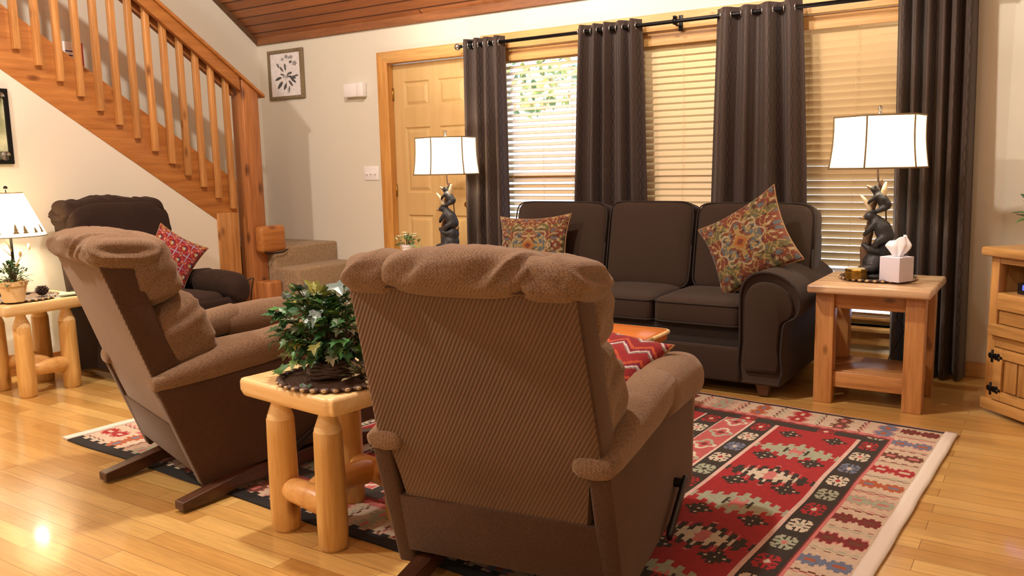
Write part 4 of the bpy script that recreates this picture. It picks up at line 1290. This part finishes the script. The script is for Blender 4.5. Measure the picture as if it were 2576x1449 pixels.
def potted(label, loc, leaves, r, h, greens, potmat, pr=.075, ph_=.115, shape=OVAL, ls=(.02, .034), low=-.15):
    t = thing('potted_plant', label, 'plant', loc)
    bm = BM(); lathe(bm, [(.001, 0), (pr * .70, 0), (pr * .92, ph_ * .76), (pr * .92, ph_ * .78), (pr, ph_ * .79), (pr * 1.02, ph_), (pr * .90, ph_), (pr * .86, ph_ * .86), (.001, ph_ * .86)], 32)
    obj('pot', bm, potmat, t, angle=40)
    bm = BM(); bs = BM(); cols = []
    for k in range(leaves):
        a = rs.uniform(0, 2 * PI); el = rs.uniform(low, 1.5)
        dv = Vector((math.cos(a) * math.cos(el), math.sin(a) * math.cos(el), math.sin(el))); q = rs.uniform(.45, 1)
        p = Vector((dv.x * r * q, dv.y * r * q, ph_ + dv.z * h * q))
        if k % 3 == 0: tube(bs, [Vector((dv.x * .02, dv.y * .02, ph_ * .86)), Vector((p.x * .5, p.y * .5, (ph_ + p.z) / 2 + .01)), p], .0014, 5)
        add_leaf(bm, cols, p, dv + Vector((rs.uniform(-.7, .7), rs.uniform(-.7, .7), rs.uniform(-.5, .6))), Vector((0, 0, 1)), rs.uniform(*ls), rs.choice(greens), shape)
    obj('stems', bs, plain('stem', lin(76, 70, 40), 0.7), t); foliage('leaves', t, bm, cols)
    return t
CREAMPOT = plain('cream_clay', lin(226, 196, 140), 0.6, nscale=20, nstr=0.1, var=0.08)
potted('small bushy green plant in a cream clay pot beside the cone lamp', (-4.845, 2.345, .553), 190, .088, .105, GREENS[:4] + [lin(90, 104, 60)], CREAMPOT, ls=(.018, .03))
t = potted('small white flowered plant on the end table by the door', (-3.93, 4.64, .62), 70, .10, .07, [lin(80, 116, 60), lin(120, 146, 84), lin(60, 96, 50)], WHITEP, .05, .075, ls=(.025, .04))
for k in range(5):
    a = k * 1.3; bm = BM(); cols = []
    for q in range(5):
        b_ = q * 2 * PI / 5; add_leaf(bm, cols, Vector((.06 * math.cos(a), .06 * math.sin(a), .135 + .01 * (k % 3))), Vector((math.cos(b_), math.sin(b_), .6)), Vector((0, 0, 1)), .024, lin(240, 232, 206), OVAL)
    foliage('flower', t, bm, cols)
cb = Matrix.Translation((-.259, 4.597, 0)) @ Matrix.Rotation(R(-45), 4, 'Z')
potted('broad leaved green plant on the pine corner cabinet', tuple(cb @ Vector((.15, .13, .812))), 60, .095, .12, GREENS[:3] + [lin(60, 140, 60)], plain('terracotta', lin(150, 84, 56), 0.7), .07, .12, ROUND, (.055, .075))
# pine cones by the pot
for k, (x, y, lab) in enumerate(((-4.93, 2.545, 'dark pine cone right of the cream flower pot'), (-5.0, 2.315, 'dark pine cone left of the cream flower pot, at the picture edge'))):
    t = thing('pine_cone', lab, 'pine cone', (x, y, .553), k * 1.0, 'pine cones on the far log table')
    bm = BM(); ball(bm, (0, 0, .028), (.024, .024, .028))
    for r_ in range(6):
        for q in range(9):
            a = 2 * PI * (q + .5 * (r_ % 2)) / 9; z = .008 + r_ * .009; w = .030 * math.sin(PI * (r_ + 1.4) / 8)
            M = Matrix.Rotation(a, 3, 'Z') @ Matrix.Rotation(R(-25), 3, 'Y'); ball(bm, (w * math.cos(a), w * math.sin(a), z), (.010, .009, .004), M, 6)
    obj('scales', bm, plain('cone_brown', lin(64, 44, 34), 0.7), t)
for k, (x, y, rz, sz, z, lab) in enumerate(((-4.90, 2.62, .3, (.13, .19), .5415, 'white leaflet lying on the far log table'), (-4.855, 2.665, -.2, (.10, .15), .549, 'folded grey leaflet on top of the white one'))):
    t = thing('leaflet', lab, 'leaflet', (x, y, z), rz, 'leaflets on the far log table')
    obj('pages', bx(-sz[0] / 2, sz[0] / 2, -sz[1] / 2, sz[1] / 2, 0, .007, .001), WHITEP if k == 0 else plain('grey_paper', lin(150, 160, 140), .6), t, smooth=False)

# ---------------------------------------------------------------- bear lamps
BEAR = plain('bear_black', lin(42, 42, 44), 0.5, nscale=60, nstr=0.5, var=0.25)
MUZ = plain('bear_muzzle', lin(150, 118, 88), 0.6, nscale=60, nstr=0.3)
BARK = plain('tree_bark', lin(96, 70, 46), 0.7, nscale=50, nstr=0.8, var=0.35)
CREAMW = plain('peeled_branch', lin(214, 196, 160), 0.55, nscale=30, nstr=0.2, var=0.12)
SEAM = plain('shade_seam', lin(128, 106, 72), 0.8)
def limb(bm, pts, rads):
    pts = [Vector(p) for p in pts]
    for i in range(len(pts) - 1):
        n = max(3, int((pts[i + 1] - pts[i]).length / .006))
        for k in range(n + 1):
            f = k / n; r = rads[i] * (1 - f) + rads[i + 1] * f; ball(bm, pts[i].lerp(pts[i + 1], f), r, n=10)
def bear_lamp(label, loc, rz, srot, watts):
    t = thing('bear_lamp', label, 'table lamp', loc, rz, 'lamps with climbing bears')
    V = Vector
    bm = BM(); lathe(bm, [(.001, 0), (.088, 0), (.092, .008), (.085, .018), (.07, .022), (.001, .022)], 30, mod=lambda a, r: 1 + .05 * math.sin(3 * a) + .03 * math.sin(7 * a))
    obj('base', bm, BEAR, t)
    bm = BM(); limb(bm, [(-.035, .012, .02), (-.048, .015, .14), (-.025, .018, .27), (-.02, .01, .36), (.008, .012, .44), (.02, .005, .50)], [.034, .026, .022, .017, .014, .009])
    obj('tree_trunk', fuse(bm, .006, 3), BARK, t)
    bm = BM(); limb(bm, [(.046, .01, .20), (.048, .012, .30), (.042, .012, .39), (.028, .008, .45)], [.006, .005, .005, .004]); limb(bm, [(.028, .0, .46), (.004, .0, .50), (.0, .0, .565)], [.007, .006, .006])
    obj('branch', fuse(bm, .004, 1), plain('dark_branch', lin(66, 42, 30), .6), t)
    bm = BM(); limb(bm, [(.030, -.012, .41), (.036, -.014, .45), (.042, -.012, .485)], [.018, .016, .008]); limb(bm, [(-.03, -.01, .35), (-.055, -.015, .40), (-.078, -.012, .425)], [.014, .011, .006])
    obj('peeled_branch', fuse(bm, .004, 2), CREAMW, t)
    def ears(bm, c, r, d=.8):
        ball(bm, (c[0] - r * .15, c[1] - r * d, c[2] + r * .8), r * .34, n=8); ball(bm, (c[0] + r * .15, c[1] + r * d, c[2] + r * .8), r * .34, n=8)
    # seated lowest bear hugging the trunk
    bm = BM(); ball(bm, (.012, 0, .075), (.072, .062, .062)); ball(bm, (.030, -.002, .135), (.055, .052, .062)); ball(bm, (.055, .0, .175), (.032, .034, .03)); ears(bm, (.06, 0, .178), .03)
    limb(bm, [(.02, -.045, .14), (-.02, -.05, .15), (-.05, -.03, .17)], [.020, .017, .013]); limb(bm, [(.02, .045, .14), (-.02, .05, .15), (-.05, .04, .17)], [.020, .017, .013])
    limb(bm, [(.0, -.05, .05), (-.05, -.06, .04), (-.075, -.055, .028)], [.028, .024, .018]); limb(bm, [(.0, .05, .05), (-.05, .06, .04), (-.075, .055, .028)], [.028, .024, .018]); limb(bm, [(.05, -.03, .05), (.085, -.045, .03)], [.026, .02])
    b1 = obj('lower_bear', fuse(bm, .0055, 4), BEAR, t)
    bm = BM(); limb(bm, [(.075, -.012, .175), (.094, -.016, .182)], [.014, .009]); obj('muzzle', fuse(bm, .004, 2), MUZ, b1)
    # middle bear climbing, head turned to the left
    bm = BM(); limb(bm, [(.052, -.02, .215), (.035, -.022, .255), (.005, -.022, .292)], [.043, .044, .032]); ball(bm, (-.022, -.026, .318), (.030, .027, .026)); ears(bm, (-.012, -.026, .322), .026)
    limb(bm, [(.0, -.045, .28), (-.028, -.05, .245), (-.046, -.035, .222)], [.017, .014, .011]); limb(bm, [(.0, .005, .29), (-.03, .02, .27), (-.045, .02, .25)], [.016, .013, .010])
    limb(bm, [(.05, -.045, .21), (.02, -.06, .19), (.008, -.055, .165)], [.024, .019, .014]); limb(bm, [(.06, .01, .21), (.05, .03, .18)], [.022, .016]); limb(bm, [(-.030, -.028, .314), (-.05, -.03, .310)], [.018, .012])
    b2 = obj('middle_bear', fuse(bm, .005, 3), BEAR, t)
    bm = BM(); limb(bm, [(-.044, -.03, .311), (-.064, -.032, .306)], [.0125, .008]); m2 = obj('muzzle', fuse(bm, .004, 2), MUZ, b2)
    bm = BM(); ball(bm, (-.069, -.032, .307), .005, n=8); obj('nose', bm, BLACKP, b2)
    # top cub with its nose up
    bm = BM(); limb(bm, [(.044, -.012, .375), (.028, -.016, .40), (.006, -.014, .425)], [.030, .029, .023]); ball(bm, (-.006, -.014, .452), (.022, .021, .021)); ears(bm, (-.002, -.014, .455), .020)
    limb(bm, [(.005, -.03, .42), (-.022, -.034, .40), (-.036, -.02, .385)], [.013, .010, .008]); limb(bm, [(.03, .01, .41), (.01, .025, .43)], [.012, .009]); limb(bm, [(.04, -.03, .36), (.012, -.034, .345), (-.004, -.02, .335)], [.018, .013, .010]); limb(bm, [(-.012, -.014, .452), (-.030, -.016, .462)], [.013, .009])
    b3 = obj('upper_bear', fuse(bm, .0045, 3), BEAR, t)
    bm = BM(); limb(bm, [(-.026, -.016, .460), (-.044, -.018, .470)], [.0095, .0065]); obj('muzzle', fuse(bm, .0035, 2), MUZ, b3)
    # six sided shade with drawn-in panels
    zb, zt = .563, .822
    bm = BM(); rings = []
    nseg = 10
    for j in range(nseg + 1):
        f = j / nseg; z = zb + (zt - zb) * f; g = 1 - .075 * f - .030 * math.sin(PI * f)
        ring = []
        for k in range(6):
            a0, a1 = srot + k * PI / 3, srot + (k + 1) * PI / 3
            p0 = Vector((.242 * math.cos(a0), .212 * math.sin(a0))); p1 = Vector((.242 * math.cos(a1), .212 * math.sin(a1)))
            for q in range(6):
                p = p0.lerp(p1, q / 6) * g; ring.append((p.x, p.y, z))
        rings.append(ring)
    loft(bm, rings, cap=False); sh = obj('lamp_shade', bm, SHADE, t, angle=25)
    for k in range(6):
        bm = BM(); tube(bm, [rings[j][k * 6] for j in range(nseg + 1)], .0045, 6); obj('shade_seam', bm, SEAM, sh)
    for rr in (rings[0], rings[-1]):
        bm = BM(); tube(bm, list(rr) + [rr[0]], .0048, 6); obj('shade_rim', bm, SEAM, sh)
    bm = BM(); tube(bm, [(0, 0, .56), (0, 0, zt + .015)], .004, 8)
    for a in (0, 2 * PI / 3, 4 * PI / 3): tube(bm, [(0, 0, zt - .004), (.20 * math.cos(a), .18 * math.sin(a), zt - .004)], .002, 5)
    obj('harp', bm, BRASS, t)
    bm = BM(); lathe(bm, [(.001, 0), (.011, 0), (.012, .006), (.006, .011), (.008, .02), (.011, .034), (.006, .042), (.001, .044)], 14, (0, 0, zt + .01)); obj('finial', bm, METAL, t)
    bm = BM(); ball(bm, (0, 0, .69), (.03, .03, .038)); obj('light_bulb', bm, glow('bulb', (1, .82, .55), 12), t)
    ld = bpy.data.lights.new('lamp_bulb', 'POINT'); ld.energy = watts; ld.color = (1.0, .90, .74); ld.shadow_soft_size = .045
    lo = bpy.data.objects.new('lamp_bulb_light', ld); C.objects.link(lo); lo.location = (0, 0, .69); lo.parent = t
    return t
RIGHT_LAMP = bear_lamp('lit bear lamp on the right end table beside the tissue box', (-.795, 4.66, .6295), R(4), R(20), LAMP_R)
bear_lamp('lit bear lamp left of the sofa in front of the door', (-3.725, 4.86, .6295), R(8), R(28), LAMP_L)

# cone lamp at the far left
t = thing('cone_lamp', 'lit parchment cone lamp with small pine trees on the far log table', 'table lamp', (-5.14, 2.505, .5415))
bm = BM(); lathe(bm, [(.001, 0), (.075, 0), (.078, .008), (.05, .018), (.014, .03), (.010, .06), (.001, .06)], 26); obj('base', bm, BLACKIRON, t)
bm = BM(); tube(bm, [(0, 0, .05), (0, 0, .50)], .008, 10); obj('pole', bm, BLACKIRON, t)
for k in range(5):
    a = k * 1.35; z = .14 + .03 * k
    bm = BM(); tube(bm, [(0, 0, z), (.04 * math.cos(a), .04 * math.sin(a), z + .05), (.085 * math.cos(a), .085 * math.sin(a), z + .10)], [.004, .0035, .002], 6)
    ball(bm, (.09 * math.cos(a), .09 * math.sin(a), z + .115), (.009, .009, .02)); obj('leaf_stem', bm, CREAMW, t)
bm = BM(); R0, R1, z0, z1 = .19, .085, .355, .605
loft(bm, [[((R0 + (R1 - R0) * f) * math.cos(a), (R0 + (R1 - R0) * f) * math.sin(a), z0 + (z1 - z0) * f) for a in [2 * PI * k / 48 for k in range(48)]] for f in (0, .25, .5, .75, 1)], cap=False)
sh = obj('lamp_shade', bm, SHADE_CONE, t)
for (rr, zz) in ((R0, z0), (R1, z1)):
    bm = BM(); tube(bm, [(rr * math.cos(2 * PI * k / 48), rr * math.sin(2 * PI * k / 48), zz) for k in range(49)], .003, 6); obj('shade_rim', bm, SEAM, sh)
TREE = plain('printed_pine', lin(120, 100, 60), .8)
for k in range(18):
    a = 2 * PI * k / 18 + .1 * math.sin(k * 3); hh = (.05, .035, .06)[k % 3]; bm = BM()
    def P(da, h): 
        f = h / (z1 - z0); r_ = (R0 + (R1 - R0) * f) + .0015; return (r_ * math.cos(a + da / r_), r_ * math.sin(a + da / r_), z0 + h)
    for (w, h0, h1) in ((.018, .02, .02 + hh * .5), (.013, .02 + hh * .3, .02 + hh * .8), (.008, .02 + hh * .6, .02 + hh)):
        bm.faces.new([bm.verts.new(P(-w, h0)), bm.verts.new(P(w, h0)), bm.verts.new(P(0, h1))])
    obj('tree_motif', bm, TREE, sh, smooth=False)
bm = BM(); ball(bm, (0, 0, z1 + .03), .012); tube(bm, [(0, 0, z1 - .06), (0, 0, z1 + .03)], .003, 6); obj('finial', bm, BLACKIRON, t)
bm = BM(); ball(bm, (0, 0, .47), (.028, .028, .036)); obj('light_bulb', bm, glow('bulb_far', (1, .82, .55), 12), t)
ld = bpy.data.lights.new('cone_bulb', 'POINT'); ld.energy = LAMP_C; ld.color = (1.0, .82, .58); ld.shadow_soft_size = .045
lo = bpy.data.objects.new('cone_bulb_light', ld); C.objects.link(lo); lo.location = (0, 0, .46); lo.parent = t

# ---------------------------------------------------------------- small things on the right end table
t = thing('tissue_box', 'white cube tissue box on the right end table', 'tissue box', (-.668, 4.535, .622), R(-27))
obj('carton', bx(-.056, .056, -.056, .056, .009, .132, .002), plain('tissue_card', lin(214, 210, 222), .5, nscale=300, nstr=.05), t)
bm = BM()
def tis(u, v):
    a = 2 * PI * u; h = v
    r = .016 + .034 * math.sin(min(1, h * 1.25) * PI * .55) * (1 - .55 * max(0, h - .6) / .4)
    r *= 1 + .38 * math.sin(3 * a + 4 * h) * h + .15 * math.sin(7 * a + 2 * h)
    return (r * 1.15 * math.cos(a) + .012 * h, r * .55 * math.sin(a), .13 + .095 * h * (1 + .18 * math.cos(a) * h))
g = grid(bm, 60, 22, tis); bmesh.ops.remove_doubles(bm, verts=bm.verts, dist=1e-5)
o = obj('tissue', bm, plain('tissue_paper', (.86, .86, .88), .9), t, mods=(('SOLIDIFY', dict(thickness=.001)),))
t = thing('trinket_box', 'small gold trinket box on the mat left of the bear lamp', 'trinket box', (-.86, 4.545, .622), R(-10))
bm = BM(); lathe(bm, [(.001, .009), (.056, .009), (.058, .012), (.055, .045), (.057, .048), (.058, .056), (.05, .060), (.001, .060)], 8); obj('box', bm, plain('gold_foil', lin(150, 116, 50), .25, .9, nscale=40, nstr=.3, var=.3), t, smooth=False)
bm = BM(); lathe(bm, [(.001, .0602), (.046, .0602), (.044, .063), (.001, .063)], 8); obj('lid_inlay', bm, plain('pale_inlay', lin(196, 176, 130), .3), t, smooth=False)
# cords
cp = RIGHT_LAMP.matrix_basis.inverted()
obj('cord', tube(BM(), [cp @ Vector(q) for q in ((-.74, 4.72, .637), (-.71, 4.93, .628), (-.71, 4.99, .45), (-.73, 5.02, .36), (-.68, 5.03, .30), (-.72, 5.03, .21), (-.76, 5.02, .12), (-.70, 5.02, .05), (-.60, 5.0, .006))], .0035, 8), BLACKP, RIGHT_LAMP)
t = thing('power_adapter', 'black power adapter and curling cord between the dark recliner and the newel post', 'adapter', (-4.87, 3.93, 0))
obj('case', bx(-.05, .05, -.035, .035, 0, .09, .008), BLACKP, t)
obj('cord', tube(BM(), [Vector(q) - Vector((-4.87, 3.93, 0)) for q in ((-4.55, 3.66, .50), (-4.60, 3.78, .52), (-4.72, 3.90, .50), (-4.80, 3.94, .40), (-4.84, 3.95, .22), (-4.87, 3.93, .08))], .005, 8), BLACKP, t)
# ---------------------------------------------------------------- outside the windows
GRAVEL = plain('pale_gravel', lin(196, 202, 212), .95, nscale=3, nstr=.2, var=.3)  # pale bluish gravel, no grass on this ground
struct('ground', bx(-30, 25, D + .17, 45, -.55, -.35), GRAVEL)
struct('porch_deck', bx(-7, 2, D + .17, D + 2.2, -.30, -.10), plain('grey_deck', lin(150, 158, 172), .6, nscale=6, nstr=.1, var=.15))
rs2 = random.Random(5)
YG = [lin(176, 176, 70), lin(140, 150, 56), lin(206, 196, 96), lin(96, 120, 50), lin(190, 150, 70)]
def tree(label, x, y, h, r, n):
    t = thing('garden_tree', label, 'tree', (x, y, -.35), 0, 'trees beyond the windows')
    bm = BM(); tube(bm, [(0, 0, 0), (.05, 0, h * .35), (.0, .05, h * .6), (.03, 0, h * .85)], [.13, .11, .08, .04], 10); obj('trunk', bm, BARK, t)
    bm = BM(); cols = []
    for k in range(n):
        a = rs2.uniform(0, 2 * PI); el = rs2.uniform(-1.2, 1.5); q = rs2.uniform(.5, 1) ** .5
        p = Vector((r * math.cos(a) * math.cos(el) * q, r * math.sin(a) * math.cos(el) * q, h * .68 + r * .9 * math.sin(el) * q))
        add_leaf(bm, cols, p, Vector((rs2.uniform(-1, 1), rs2.uniform(-1, 1), rs2.uniform(-1, .5))), Vector((0, -1, 1)), rs2.uniform(.10, .2), rs2.choice(YG), OVAL)
    foliage('crown', t, bm, cols)
for (x, y, h, r, n, lab) in ((-6.35, 9.2, 5.2, 1.6, 1100, 'yellow green tree seen through the open blind'), (-10.6, 13.0, 6.6, 1.8, 900, 'taller yellow green tree further behind the open blind')):
    tree(lab, x, y, h, r, n)

# ---------------------------------------------------------------- light
def lamp(name, kind, loc, energy, col, size=.1, rot=None, **kw):
    ld = bpy.data.lights.new(name, kind); ld.energy = energy; ld.color = col
    if kind == 'POINT' or kind == 'SPOT': ld.shadow_soft_size = size
    if kind == 'AREA': ld.size = size
    for k, v in kw.items(): setattr(ld, k, v)
    o = bpy.data.objects.new(name, ld); C.objects.link(o); o.location = loc
    if rot: o.rotation_euler = rot
    return o
WARM = (1.0, .935, .84)
for k, (x, y, z, e) in enumerate(CEILING_AND_FILL):
    lamp('ceiling_and_fill_light', 'POINT', (x, y, z), e, WARM, .09)  # one ceiling lamp, then two unseen fill lights added for brightness
for k, (x, y, z, tx, tz, e) in enumerate(WALL_SPOTS):
    d_ = Vector((tx, D, tz)) - Vector((x, y, z))
    sp_ = lamp('ceiling_spot', 'SPOT', (x, y, z), e, WARM, .05, rot=d_.to_track_quat('-Z', 'Y').to_euler())
    sp_.data.spot_size = R(62); sp_.data.spot_blend = .75
s = lamp('sun', 'SUN', (0, 0, 10), 3.0, (1, .93, .8), rot=(R(48), 0, R(-25))); s.data.angle = R(1)

w = bpy.data.worlds.new('sky'); bpy.context.scene.world = w; w.use_nodes = True
bg = w.node_tree.nodes['Background']; bg.inputs['Color'].default_value = (.52, .70, 1.0, 1); bg.inputs['Strength'].default_value = SKY

# ---------------------------------------------------------------- camera
sc = bpy.context.scene
yaw, pitch, roll = 0.57956732, 0.14423032, -0.02113755
f_ = Vector((-math.sin(yaw) * math.cos(pitch), math.cos(yaw) * math.cos(pitch), -math.sin(pitch)))
r0 = Vector((math.cos(yaw), math.sin(yaw), 0)); u0 = r0.cross(f_)
r_ = r0 * math.cos(roll) + u0 * math.sin(roll); u_ = -r0 * math.sin(roll) + u0 * math.cos(roll)
cd = bpy.data.cameras.new('camera'); cam = bpy.data.objects.new('camera', cd); C.objects.link(cam)
M = Matrix(((r_.x, u_.x, -f_.x, 0), (r_.y, u_.y, -f_.y, 0), (r_.z, u_.z, -f_.z, 1.24), (0, 0, 0, 1)))
cam.matrix_world = M
cd.sensor_fit = 'HORIZONTAL'; cd.sensor_width = 36.0; cd.lens = 36.0 * 2110 / 2576
cd.clip_start = 0.02; cd.clip_end = 200
sc.camera = cam
sc.view_settings.view_transform = 'Standard'; sc.view_settings.look = 'None'
sc.view_settings.gamma = 1.0; sc.view_settings.use_curve_mapping = False
sc.view_settings.exposure = EXPOSURE
